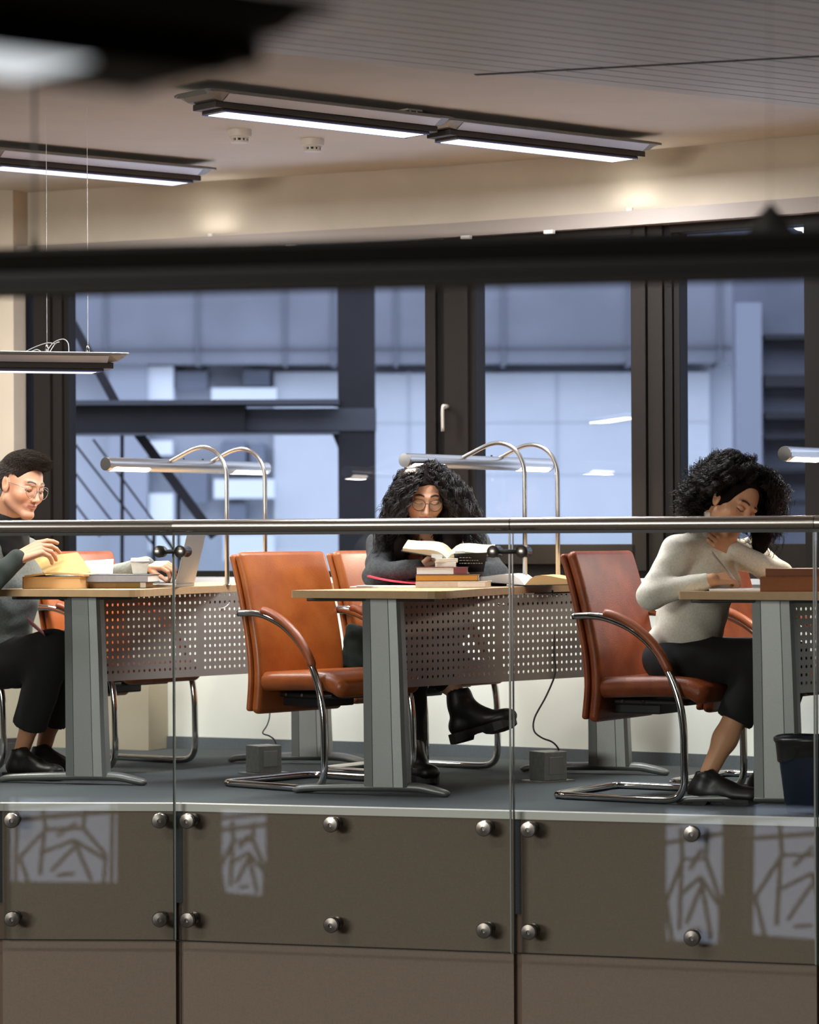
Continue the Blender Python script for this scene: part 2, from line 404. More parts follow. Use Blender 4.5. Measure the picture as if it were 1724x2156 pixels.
# --- glass balustrade ----------------------------------------------------
def seg_pts(i):
    a = Vector(EDGE[i]+(0,)); b = Vector(EDGE[i+1]+(0,)); d = (b-a).normalized(); n = Vector((d.y, -d.x, 0)); return a, b, d, n
names = {1: 'balustrade pane at the left edge in front of the man', 2: 'wide middle balustrade pane in front of the empty chair',
         3: 'balustrade pane at the right in front of the writing woman', 0: 'balustrade pane left of the picture', 4: 'balustrade pane at the far right edge'}
GEN = []
for i in range(5):
    a, b, d, n = seg_pts(i)
    lo, hi = (a+d*.006, b-d*.006)
    root = empty('glass_balustrade', (lo+n*GOFF), 0, 'clear frameless glass '+names[i], 'balustrade')
    L = root.location.copy()
    P = [lo+n*GOFF, hi+n*GOFF, hi+n*(GOFF+.012), lo+n*(GOFF+.012)]
    def rel(v): return v-L
    # the pane: one reflecting face, with the thickness shown at its cut edges
    V = [rel(P[3])+Vector((0, 0, -.461)), rel(P[2])+Vector((0, 0, -.461)), rel(P[2])+Vector((0, 0, .955)), rel(P[3])+Vector((0, 0, .955))]
    pm = MB().add(V, [(0, 1, 2, 3)])
    V2 = [rel(P[0])+Vector((0, 0, -.461)), rel(P[1])+Vector((0, 0, -.461)), rel(P[1])+Vector((0, 0, .955)), rel(P[0])+Vector((0, 0, .955))]
    
    pm.build('pane', M['glass'], root)
    ed = MB()
    for q, mi in ((0, 0), (1, 1)):
        base = (lo, hi)[q]
        ed.bar(rel(base+n*(GOFF+.006))+Vector((0, 0, -.461)), rel(base+n*(GOFF+.006))+Vector((0, 0, .955)), (.0050 if mi else .0040), .012, up=n, mi=(1, 0)[q])
    ed.bar(rel(P[0]+n*.006)+Vector((0, 0, -.461)), rel(P[1]+n*.006)+Vector((0, 0, -.461)), .012, .003, mi=1)
    ed.build('pane_edge', [M['glassedge2'], M['glassedge']], root)
    # round point fixings
    Lg = (b-a).length
    ss = {1: [.052+.0, Lg-.055], 2: [.058, .578, 1.115], 3: [.058, .61], 0: [Lg-.6], 4: [.3]}[i]
    if i == 1: ss = [.062, .578]
    for z in (-.047, -.388):
        for sx in ss:
            c = a+d*sx
            fx = MB(); T = Matrix.Translation(rel(c)+Vector((0, 0, z))) @ Matrix((( d.x, 0, n.x, 0), (d.y, 0, n.y, 0), (0, 1, 0, 0), (0, 0, 0, 1)))
            def L2(prof, mi=0):
                fx.loft([[T @ Vector((r*math.cos(2*PI*k/28), r*math.sin(2*PI*k/28), zz)) for k in range(28)] for r, zz in prof], mi)
            L2([(.02, 0), (.02, .012), (.012, .014), (.012, GOFF-.004), (.026, GOFF-.003), (.026, GOFF)])
            L2([(.026, GOFF+.0125), (.027, GOFF+.014), (.027, GOFF+.022), (.024, GOFF+.026), (.007, GOFF+.0275), (.0065, GOFF+.022), (.001, GOFF+.022)])
            fx.build('point_fixing', M['fixing'], root, smooth=False)
            autosmooth(bpy.data.objects[-1] if False else root.children[-1], 40)
# handrail sections
def rail_pt(i, t=0):
    # mitred nodes of the rail line
    x, y = EDGE[i]
    if i == 0 or i == len(EDGE)-1:
        a, b, d, n = seg_pts(0 if i == 0 else i-1)
    else:
        n = (seg_pts(i-1)[3]+seg_pts(i)[3]).normalized()
    return Vector((x, y, .97)) + n*(GOFF+.006)
rn = {1: 'at the left in front of the man', 2: 'in front of the empty chair and the reading woman', 3: 'at the right in front of the writing woman', 0: 'left of the picture', 4: 'right of the picture'}
for i in range(5):
    A, B = rail_pt(i), rail_pt(i+1); d = (B-A).normalized()
    o = MB().tube([A+d*.002, B-d*.002], .0225, 32).build('handrail', M['steel'], smooth=False); autosmooth(o, 40)
    tag(o, 'round brushed steel handrail length '+rn[i], 'handrail')
    if i: MB().tube([A-d*.004, A+d*.004], .0215, 24).build('rail_joint', M['darkmetal'], o)
    MB().bar(A-Vector((0, 0, .02)), B-Vector((0, 0, .02)), .018, .022).build('glazing_channel', M['darkmetal'], o)
# connector clamps between panes
for i, lb in ((2, 'beside the laptop'), (3, 'in front of the lamp posts')):
    a, b, d, n = seg_pts(i); a0, b0, d0, n0 = seg_pts(i-1)
    z = .875
    c1 = a-d0*.05+n0*(GOFF+.0); c2 = a+d*.05+n*(GOFF+.0)
    z = Vector((0, 0, at(360, 1161, 10.1).z if i == 2 else at(1078, 1161, 9.76).z))
    root = empty('glass_clamp', (a+n*GOFF+z), 0, 'dark steel bar clamp joining two panes, '+lb, 'glass clamp', 'clamps joining the balustrade panes')
    L = root.location.copy()
    k = MB(); c1 = c1+z-L; c2 = c2+z-L
    k.tube([c1+n0*.035, c2+n*.035], .0075, 14)
    k.tube([c1+n0*.05, c2+n*.05], .0045, 12)
    k.build('connecting_bar', M['darkmetal'], root, smooth=True)
    for cc, nn in ((c1, n0), (c2, n)):
        t = MB(); t.tube([cc-nn*.012, cc-nn*.008, cc+nn*.02, cc+nn*.058, cc+nn*.062], [.018, .02, .014, .021, .012], 24)
        o = t.build('disc', M['fixing'], root); autosmooth(o, 40)
# ================================================================== OUTSIDE THE WINDOWS
DF = 26.0
def fbox(mb, x0, y0, x1, y1, D=DF, t=.1, mi=0):
    """box facing us, covering photo pixels x0..x1, y0..y1 at depth D, t thick toward us"""
    a = at(x0, y1, D); b = at(x1, y0, D)
    mb.box(a.x, D-t, a.z, b.x, D, b.z, mi)
facR = empty('office_building', (0, DF, 0), 0, 'pale office building across the street seen through the windows', 'building')
def child_of(o, parent):
    o.parent = parent; o.matrix_parent_inverse = Matrix.Translation(-parent.location); return o
m_ = MB(); m_.box(-16, DF, -8, 16, DF+1, 16); child_of(m_.build('wall', M['facadeM']), facR)
m_ = MB(); fbox(m_, -600, -1200, 1555, 776, t=.45); child_of(m_.build('upper_storey', M['facadeD']), facR)
m_ = MB()
for x in (230, 420, 600, 700, 830, 1052, 1312, 1500): fbox(m_, x, 300, x+6, 776, t=.47)
for y in (470, 738): fbox(m_, 150, y, 1555, y+6, t=.48)
child_of(m_.build('panel_joint', mat('dark_panel_joint', (102, 104, 112), .8)), facR)
m_ = MB(); fbox(m_, 780, 785, 1490, 1420, t=.12); fbox(m_, 580, 785, 716, 1420, t=.12)
child_of(m_.build('light_cladding', M['facadeL']), facR)
m_ = MB()
for x in (1170, 1400, 860): fbox(m_, x, 785, x+4, 1420, t=.125)
for y in (890, 1000, 1110): fbox(m_, 780, y, 1490, y+4, t=.125)
child_of(m_.build('cladding_joint', M['facadeM']), facR)
for x0, y0, x1, y1 in ((316, 775, 370, 845), (450, 820, 585, 850), (455, 1010, 580, 1050), (320, 1040, 370, 1100), (316, 930, 368, 960), (300, 1125, 420, 1160), (475, 1125, 580, 1180)): m_ = MB(); fbox(m_, x0, y0, x1, y1, t=.3); child_of(m_.build('spandrel', M['spandrel']), facR)
for x0, y0, x1, y1 in ((330, 785, 352, 822), (372, 785, 440, 822), (515, 782, 570, 815), (470, 930, 520, 1000), (530, 935, 560, 1000), (385, 985, 440, 1060), (478, 1062, 520, 1100), (200, 620, 225, 760), (250, 620, 270, 760)):
    m_ = MB(); fbox(m_, x0, y0, x1, y1, t=.2); child_of(m_.build('facade_window', M['facwin']), facR)
m_ = MB()
fbox(m_, 240, 560, 316, 1420, t=.35)
child_of(m_.build('pilaster', M['facadeW']), facR)
# louvred block at the right
lv = empty('louvred_annex', (0, 23, 0), 0, 'dark louvred annex behind the right-hand window', 'building')
m_ = MB(); fbox(m_, 1545, 300, 2300, 1500, D=23, t=.2); child_of(m_.build('wall', mat('annex_wall', (104, 106, 118), .7, noise=.15, nscale=2)), lv)
m_ = MB()
for y, h in ((705, 14), (790, 28), (868, 17), (915, 12), (985, 12), (1050, 14)): fbox(m_, 1602, y, 2300, y+h, D=22.8, t=.25)
child_of(m_.build('louvre', mat('black_louvre', (26, 26, 32), .5)), lv)
m_ = MB(); fbox(m_, 1552, 640, 1598, 1500, D=22.7, t=.15); child_of(m_.build('downpipe', mat('pale_downpipe', (132, 136, 148), .6)), lv)
# outdoor steel frame
DS = 17.0
fr = empty('outdoor_steel_frame', (0, DS, 0), 0, 'dark steel frame with column, beam and brace outside the wide left window', 'steel frame')
def sx(px, py, D=DS): return at(px, py, D)
m_ = MB(); fbox(m_, 716, 300, 788, 1500, D=DS+.1, t=.25); child_of(m_.build('column', M['steelext']), fr)
m_ = MB(); fbox(m_, 60, 858, 520, 914, D=DS, t=.22); child_of(m_.build('beam', M['steelext']), fr)
m_ = MB(); fbox(m_, 520, 862, 792, 910, D=DS+.02, t=.18); child_of(m_.build('beam', M['steelext2']), fr)
m_ = MB(); fbox(m_, 60, 846, 716, 859, D=DS+.05, t=.34); fbox(m_, 60, 913, 716, 919, D=DS+.05, t=.3); child_of(m_.build('flange', M['steelext2']), fr)
for pts in (((703, 857), (740, 812), (760, 812), (760, 857)), ((700, 914), (718, 958), (760, 958), (760, 914))):
    V = [sx(px, py) for px, py in pts]; V2 = [v+Vector((0, -.12, 0)) for v in V]; n_ = len(V)
    o = mesh('gusset_plate', V+V2, [(3, 2, 1, 0), (4, 5, 6, 7)]+[(i, (i+1) % n_, n_+(i+1) % n_, n_+i) for i in range(n_)], M['steelext']); child_of(o, fr)
for a, b, w_ in (((285, 905), (452, 1130), .055), ((120, 620), (245, 850), .05)):
    child_of(MB().bar(sx(*a), sx(*b), w_, .05, up=Vector((0, 1, 0))).build('brace', M['steelext']), fr)
for a, b in (((150, 925), (325, 1150)), ((196, 925), (392, 1190)), ((150, 985), (260, 1130)), ((150, 1050), (210, 1130)), ((330, 1110), (380, 1180))):
    child_of(MB().tube([sx(*a), sx(*b)], .0065, 8).build('tie_rod', M['steelext']), fr)
for x, y0, y1, r in ((257, 915, 1240, .011), (376, 1030, 1240, .009), (324, 1115, 1240, .011)):
    child_of(MB().tube([sx(x, y0), sx(x, y1)], r, 8).build('hanger_rod', M['steelext']), fr)
m_ = MB(); fbox(m_, 60, 1110, 420, 1128, D=DS, t=.15); child_of(m_.build('lower_beam', M['steelext2']), fr)
# ================================================================== ATRIUM WINDOWS BEHIND THE CAMERA (seen mirrored in the glass)
YB = -8.0
def mirror_hit(px, py, i):
    a, b, d, n = seg_pts(i); n = Vector((n.x, n.y, 0)).normalized(); q = a+n*(GOFF+.012)
    c = Vector((0, 0, EYE)); dr = (at(px, py, 10)-c).normalized()
    t = (q-c).dot(n)/dr.dot(n); h = c+dr*t; rf = dr-2*dr.dot(n)*n
    t2 = (YB-h.y)/rf.y; return h+rf*t2
holes = []
for i, rects in ((1, [(6, 1678, 246, 1866)]), (2, [(434, 1700, 560, 1894)]), (3, [(1372, 1700, 1524, 1998), (1548, 1690, 1800, 1994)])):
    for x0, y0, x1, y1 in rects:
        A = mirror_hit(x0, y0, i); B = mirror_hit(x1, y1, i)
        holes.append((min(A.x, B.x), max(A.x, B.x), min(A.z, B.z), max(A.z, B.z)))
holes.sort()
print('HOLES', [[round(v, 2) for v in h] for h in holes])
mb = MB(); xs = -20; zlo, zhi = -5, 5
for h in holes:
    mb.box(xs, YB-.3, zlo, h[0], YB, zhi); mb.box(h[0], YB-.3, zlo, h[1], YB, h[2]); mb.box(h[0], YB-.3, h[3], h[1], YB, zhi); xs = h[1]
mb.box(xs, YB-.3, zlo, 20, YB, zhi)
st(mb.build('wall_behind', M['atrium']), 'far atrium wall with tall windows')
for k, h in enumerate(holes):
    x0, x1, z0, z1 = h; w_ = x1-x0; hh = z1-z0
    wo = empty('window_%d' % (6+k)); st(wo)
    fb = MB()
    def b2(u0, v0, u1, v1, t=.045):
        fb.bar((x0+u0*w_, YB-.12, z0+v0*hh), (x0+u1*w_, YB-.12, z0+v1*hh), t, t, up=Vector((0, 1, 0)))
    for u0, v0, u1, v1 in ((0, 0, 1, 0), (0, 1, 1, 1), (0, 0, 0, 1), (1, 0, 1, 1), (0, .86, 1, .97), (0, .72, 1, .84)): b2(u0, v0, u1, v1)
    for u0, v0, u1, v1 in ((.12, .3, .35, .62), (.35, .62, .68, .64), (.68, .64, .88, .34), (.88, .34, .86, 0), (.12, .3, .2, 0), (.35, .62, .33, .85), (.68, .64, .7, .85), (.3, .35, .6, .5), (.6, .5, .86, .3),
                           (.34, .62, .3, .1), (.6, .5, .75, .05), (.4, .15, .6, .42), (.62, .7, .45, .55), (.45, .1, .6, .12), (.08, 0, .1, 1), (.93, 0, .94, 1)): b2(u0, v0, u1, v1, .034)
    fb.build('lattice_frame', M['darkmetal'], wo)
# ================================================================== CEILING LAMPS
def fixture_module(parent, L, lit=True, W=.24, glow=None, gend=.11):
    """one module along local +x from 0 to L, hanging below z=0"""
    h = W/2
    body = MB()
    def ring(x, hw, z): return x, hw, z
    # wing: shallow trapezoid, ends raked
    V = []; 
    prof = [(-h, -.004), (-h*.98, -.012), (-h*.62, -.036), (h*.62, -.036), (h*.98, -.012), (h, -.004), (h*.8, 0), (-h*.8, 0)]
    rings = []
    for x, sq in ((0.0, 0), (.012, .45), (.035, .85), (.07, 1), (L-.07, 1), (L-.035, .85), (L-.012, .45), (L, 0)):
        rings.append([(x, y*(.9+.1*sq), z*sq if z < -.012 else z) for y, z in prof])
    body.loft(rings); body.build('housing', M['fixture'], parent)
    m2 = MB()
    for s in (-1, 1):
        a = [(x, s*(h*.965), -.0145) for x in (.075, L-.075)]; b = [(x, s*h*.64, -.0375) for x in (.075, L-.075)]
        V = [a[0], a[1], b[1], b[0]]; F = [(0, 1, 2, 3)] if s < 0 else [(3, 2, 1, 0)]
        m2.add(V, F)
    m2.build('side_reflector', M['reflector'], parent)
    g = MB(); g.box(.05, -h*.56, -.058, L-.05, h*.56, -.036); g.box(.085, -h*.52, -.068, L-.085, h*.52, -.058)
    g.build('gear_tray', M['fixturelow'], parent, bevel=.003)
    t = MB(); t.box(.09, -h*.555, -.0705, L-.09, -h*.50, -.066); t.box(.09, h*.50, -.0705, L-.09, h*.555, -.066)
    t.build('lamp_trim', M['bluestrip'], parent)
    d = MB(); d.box(.11, -h*.47, -.0705, L-gend, h*.47, -.0675)
    d.build('diffuser', glow or (M['tubeglow'] if lit else M['white']), parent)
def lamp_fixture(p0, p1, z, mods, lit, label, group=None, wires=None, power=92, glow=None, gend=.11):
    p0 = Vector((p0[0], p0[1], 0)); p1 = Vector((p1[0], p1[1], 0)); d = p1-p0; ang = math.atan2(d.y, d.x); L = d.length
    root = empty('ceiling_lamp' if z > 2.2 else 'pendant_lamp', (p0.x, p0.y, z), ang, label, 'ceiling light' if z > 2.2 else 'pendant light', group)
    m = L/mods
    for k in range(mods):
        if mods == 1: sub = root
        else:
            sub = empty('lamp_module', (k*m-.02*k, 0, -.004*k), 0); sub.parent = root
        if mods == 1: fixture_module(sub, m, lit, glow=glow, gend=gend)
        else:
            fixture_module(sub, m+.02, lit)
    if lit:
        area('lamp_light', (p0+p1)/2+Vector((0, 0, z-.09)), L-.2, power, (.97, .97, 1), rot=(0, 0, ang), sy=.1)
    return root, ang
r1, a1 = lamp_fixture((-.745, 10.02), (.925, 11.43), 2.475, 2, True, 'long twin ceiling lamp above the middle of the room')
# cable hook over the join
hk = MB(); hk.box(.95, -.03, .018, 1.02, .03, .0245); hk.tube(smoothpath([(.97, -.02, .02), (.97, -.03, -.005), (.985, -.034, -.02), (1.0, -.03, -.005), (1.0, -.02, .02)], 5), .003, 8)
hk.build('mounting_hook', M['white'], r1)
lamp_fixture((-1.72, 11.47), (-.865, 12.16), 2.475, 1, True, 'ceiling lamp at the left above the window wall', power=28)
rC, aC = lamp_fixture((-1.95, 10.36), (X(262, 10.62), 10.62), 0.93+(1133-745)/576, 1, True, 'low pendant lamp on two thin wires above the man', power=14)
# wires and flex of the low pendant
zc = rC.location.z
for px, py in ((100, 722), (186, 738)):
    D_ = 10.36+.26*((X(px, 10.5)+1.95)/(X(262, 10.62)+1.95)); x = X(px, D_)
    o = MB().tube([(x, D_, zc), (x, D_, CEIL)], .0011, 6).build('suspension_wire', M['wcable'])
    o.parent = rC; o.matrix_parent_inverse = rC.matrix_basis.inverted()
    o = MB().lathe([(.0075, 0), (.0075, .012), (.004, .024), (.002, .034)], (x, D_, zc), 12).build('wire_grip', M['chrome'], smooth=True)
    o.parent = rC; o.matrix_parent_inverse = rC.matrix_basis.inverted()
D_ = 10.47
fl = MB()
for pts in (((52, 741), (75, 730), (100, 722), (118, 724)), ((66, 740), (78, 736), (88, 742)), ((98, 741), (112, 722), (132, 714), (143, 722), (145, 741)), ((104, 742), (116, 724), (125, 720))):
    fl.tube(smoothpath([at(px, py, D_) for px, py in pts], 5), .0017, 6)
o = fl.build('flex', M['wcable']); o.parent = rC; o.matrix_parent_inverse = rC.matrix_basis.inverted()
# blurred pendants hanging in the atrium in front of us
xw = X(560, 2.6)
rD, aD = lamp_fixture((xw-.77*1.15, 2.6-.64*1.15), (xw, 2.6), .93+(1131-32)/2350, 1, True, 'blurred pendant lamp nearest to us at the upper left corner', power=3, glow=emis('dim_lamp_glow', (236, 244, 250), .85), gend=.22)
for ch in rD.children:
    if not ch.name.startswith('diffuser'):
        for s in range(len(ch.data.materials)): ch.data.materials[s] = M['foredark']
rE, aE = lamp_fixture((X(-900, 5.15), 5.15), (X(2500, 4.62), 4.62), .93+(1130-519)/1245, 1, False, 'blurred dark pendant lamp hanging across the whole view')
for ch in rE.children:
    for s in range(len(ch.data.materials)): ch.data.materials[s] = M['foredark']
for px, rr, hh in ((75, .010, .035), (1625, .040, .055)):
    D_ = 5.15 + (4.6-5.15)*((px+900)/3400); x = X(px, D_)
    o = MB().lathe([(rr, 0), (rr*.9, hh*.25), (rr*.3, hh*.8), (.003, hh)], (x, D_, rE.location.z-.002), 20).build('suspension_cap', M['foredark'], smooth=True)
    o.parent = rE; o.matrix_parent_inverse = rE.matrix_basis.inverted()
    o = MB().tube([(x, D_, rE.location.z), (x, D_, 5)], .0025 if px < 500 else .0005, 8).build('suspension_rod', M['darkmetal'])
    o.parent = rE; o.matrix_parent_inverse = rE.matrix_basis.inverted()
# smoke detectors
for px, py, lb in ((508, 272, 'left one of the pair under the lamp'), (661, 292, 'right one of the pair, further right')):
    s_ = (1131-py)/1.57; D_ = FPX/s_
    root = empty('smoke_detector', (X(px, D_), D_, CEIL), 0, 'small cream round smoke detector on the ceiling, '+lb, 'smoke detector', 'smoke detectors on the ceiling')
    o = MB().lathe([(.02, 0), (.046, 0), (.046, -.014), (.043, -.026), (.036, -.03), (.036, -.034)], n=32).build('base', M['white'], root); autosmooth(o)
    g = MB()
    for k in range(10):
        a = 2*PI*k/10; T = Matrix.Rotation(a, 4, 'Z'); g.box(.024, -.004, -.045, .033, .004, -.033, T=T)
    g.build('vent_post', M['white'], root)
    MB().lathe([(.026, -.034), (.026, -.044), (.01, -.044)], n=24).build('sensor_chamber', M['black'], root)
    o = MB().lathe([(.001, -.052), (.022, -.052), (.033, -.05), (.035, -.046), (.033, -.043), (.001, -.043)], n=32).build('cap', M['white'], root); autosmooth(o)
# little uplights standing on the blind rail, throwing scallops on the bulkhead
for px, lb in ((462, 'left'), (1345, 'right')):
    p, d = wall_at(px); n = Vector((-d.y, d.x, 0)); c = p-n*.07+Vector((0, 0, HEAD+.045))
    o = MB().lathe([(.012, 0), (.014, .002), (.014, .014), (.011, .014), (.011, .008), (.001, .008)], c, 16).build('uplight', M['white'])
    tag(o, 'tiny uplight on the blind rail, '+lb+' of the two light scallops', 'light', 'uplights on the blind rail')
    l = bpy.data.lights.new('uplight_beam', 'AREA'); l.shape = 'RECTANGLE'; l.size = .16; l.size_y = .02; l.energy = .26; l.color = (1, .98, .92)
    lo = bpy.data.objects.new('uplight_beam', l); COL.objects.link(lo); lo.location = c+Vector((0, 0, .018)); lo.rotation_euler = (math.radians(180), 0, math.atan2(d.y, d.x))
# ================================================================== DESKS
def roundpoly(pts, rad, n=6):
    out = []
    N = len(pts)
    for i in range(N):
        p0, p1, p2 = Vector(pts[i-1]), Vector(pts[i]), Vector(pts[(i+1) % N]); r = rad[i]
        if r <= 0: out.append(tuple(p1)); continue
        a = p1+(p0-p1).normalized()*r; b = p1+(p2-p1).normalized()*r
        for k in range(n+1):
            t = k/n; q = a*(1-t)**2+p1*2*t*(1-t)+b*t*t; out.append((q.x, q.y))
    return out
B28 = Vector((.94, -.342, 0))
PF = Vector((.862, .89, 0))               # near column -> far column
def leg_build(parent, org, mirror=False):
    c = Vector(org); a = Vector((.342, .94, 0))
    # tapered extruded column with grooves
    prof = [(-.078, -.03), (-.045, -.036), (-.0435, -.0345), (-.042, -.036), (.030, -.036), (.0315, -.0345), (.033, -.036), (.066, -.034), (.078, -.022), (.078, .022), (.066, .034), (-.066, .034), (-.078, .026)]
    rings = []
    for z, s, off in ((.033, 1.04, .012), (.2, 1.0, .008), (.5, .95, .002), (.708, .91, -.004)):
        rings.append([c + B28*(u*s+off) + a*(v*s) + Vector((0, 0, z)) for u, v in prof])
    lg = MB().loft(list(reversed(rings))[::-1], cap=True).build('leg', M['grey'], parent)
    ft = MB()
    path = [(-.345, .012, .016), (-.30, .02, .018), (-.15, .027, .021), (0, .031, .023), (.09, .032, .023), (.14, .03, .023), (.19, .021, .022), (.235, .012, .017)]
    pts = []; rr = []
    for u, z, r in path: pts.append(c+B28*u+Vector((0, 0, z))); rr.append(r)
    P2 = smoothpath(pts, 5); R2 = [rr[min(int(i/5), len(rr)-1)]*(1-(i % 5)/5)+rr[min(int(i/5)+1, len(rr)-1)]*((i % 5)/5) for i in range(len(P2))]
    P2 = [P2[0]-B28*.012]+P2+[P2[-1]+B28*.01]; R2 = [R2[0]*.5]+R2+[R2[-1]*.5]
    ft.tube(P2, R2, 14, flat=.75, up=(0, 0, 1))
    o = ft.build('foot', M['grey'], lg, smooth=True)
    mp = MB(); q = [c-B28*.29-a*.03, c+B28*.20-a*.03, c+B28*.20+a*.03, c-B28*.29+a*.03]
    mp.prism([(v.x, v.y) for v in q], .698, .7125); mp.build('mounting_plate', M['darkmetal'], lg, bevel=.003)
    return lg
def make_desk():
    root = empty('reading_desk', (0, 0, 0))
    poly = [(-.335, -.05), (.215, -.345), (.36, .17), (.545, .60), (.69, .88), (1.03, 1.12), (.42, 1.42), (.22, .95), (-.05, .36)]
    pts = roundpoly([p for p in poly], [.012, .10, .2, .15, .1, .02, .02, .2, .15])
    top = MB().prism(pts, .7125, .7395).build('tabletop', M['wood'], root)
    # edge band ring
    n = len(pts); cx = sum(p[0] for p in pts)/n; cy = sum(p[1] for p in pts)/n
    V = []; F = []
    cen = []
    for i, p in enumerate(pts):
        q0 = Vector(pts[i-1]); q2 = Vector(pts[(i+1) % n]); t = (q2-q0).normalized(); nn = Vector((t.y, -t.x)); cen.append((p[0]+nn.x*.0012, p[1]+nn.y*.0012))
    for z in (.7130, .7390):
        V += [(x, y, z) for x, y in cen]
    F = [(i, (i+1) % n, n+(i+1) % n, n+i) for i in range(n)]
    mesh('edge_band', V, F, M['woodedge'], top)
    leg_build(root, (0, 0, 0)); leg_build(root, PF)
    # perforated modesty panel: real holes
    d = PF.normalized(); nrm = Vector((d.y, -d.x, 0)); L = PF.length
    s0, s1 = .06, L-.05; z0, z1 = .386, .711
    cols = 41; rows = 11; px_ = (s1-s0)/cols; pz = .0285
    zb = z0+.022
    V = []; F = []; idx = {}
    def vid(x, z):
        k = (round(x, 5), round(z, 5))
        if k not in idx: idx[k] = len(V); V.append(d*x+nrm*.012+Vector((0, 0, z)))
        return idx[k]
    skip = {}
    for i in range(cols):
        for j in range(rows):
            xa, xb = s0+i*px_, s0+(i+1)*px_; za, zb_ = zb+j*pz-.004, zb+(j+1)*pz-.004
            if j == rows-1: zb_ = z1
            cx_, cz = (xa+xb)/2, za+pz/2; hw, hh = .0052, .0056
            c4 = [vid(xa, za), vid(xb, za), vid(xb, zb_), vid(xa, zb_)]
            if (i in (19,) and j < 9) : F.append(tuple(c4)); continue
            oc = [vid(cx_+hw*x, cz+hh*z) for x, z in ((-.45, -1), (.45, -1), (1, -.45), (1, .45), (.45, 1), (-.45, 1), (-1, .45), (-1, -.45))]
            F += [(c4[0], c4[1], oc[1], oc[0]), (c4[1], oc[2], oc[1]), (c4[1], c4[2], oc[3], oc[2]), (c4[2], oc[4], oc[3]), (c4[2], c4[3], oc[5], oc[4]), (c4[3], oc[6], oc[5]), (c4[3], c4[0], oc[7], oc[6]), (c4[0], oc[0], oc[7])]
    o = mesh('modesty_panel', V, F, M['panel'], root)
    sm = o.modifiers.new('t', 'SOLIDIFY'); sm.thickness = .0015; sm.offset = 0
    fl = MB(); a = d*s0; b = d*s1
    q = [a+nrm*.0128, b+nrm*.0128, b+nrm*.0112, a+nrm*.0112]; fl.prism([(v.x, v.y) for v in q], z0, zb-.004)
    q = [a+nrm*.0128, b+nrm*.0128, b-nrm*.012, a-nrm*.012]; fl.prism([(v.x, v.y) for v in q], z0-.0015, z0)
    fl.build('panel_flange', M['panel'], o)
    # cable tray beneath the top
    t = MB(); t.bar(d*.75-nrm*.06+Vector((0, 0, .672)), d*1.15-nrm*.06+Vector((0, 0, .672)), .06, .012); t.build('cable_tray', M['darkmetal'], root)
    return root
desk = make_desk()
DESKS = {}
dl = {1: ('light wood reading desk at the left with the laptop and paper cup on it', (-1.227, 10.97), -3.0),
      2: ('light wood reading desk in the middle with a tall book stack on it', (-.092, 10.44), 0.0),
      3: ('light wood reading desk at the right where the woman writes', (1.25, 9.93), 1.0)}
for k, (lb, P, rot) in dl.items():
    o = desk if k == 1 else copy_tree(desk)
    o.location = (P[0], P[1], 0); o.rotation_euler = (0, 0, math.radians(-rot)); tag(o, lb, 'desk', 'reading desks')
    DESKS[k] = o
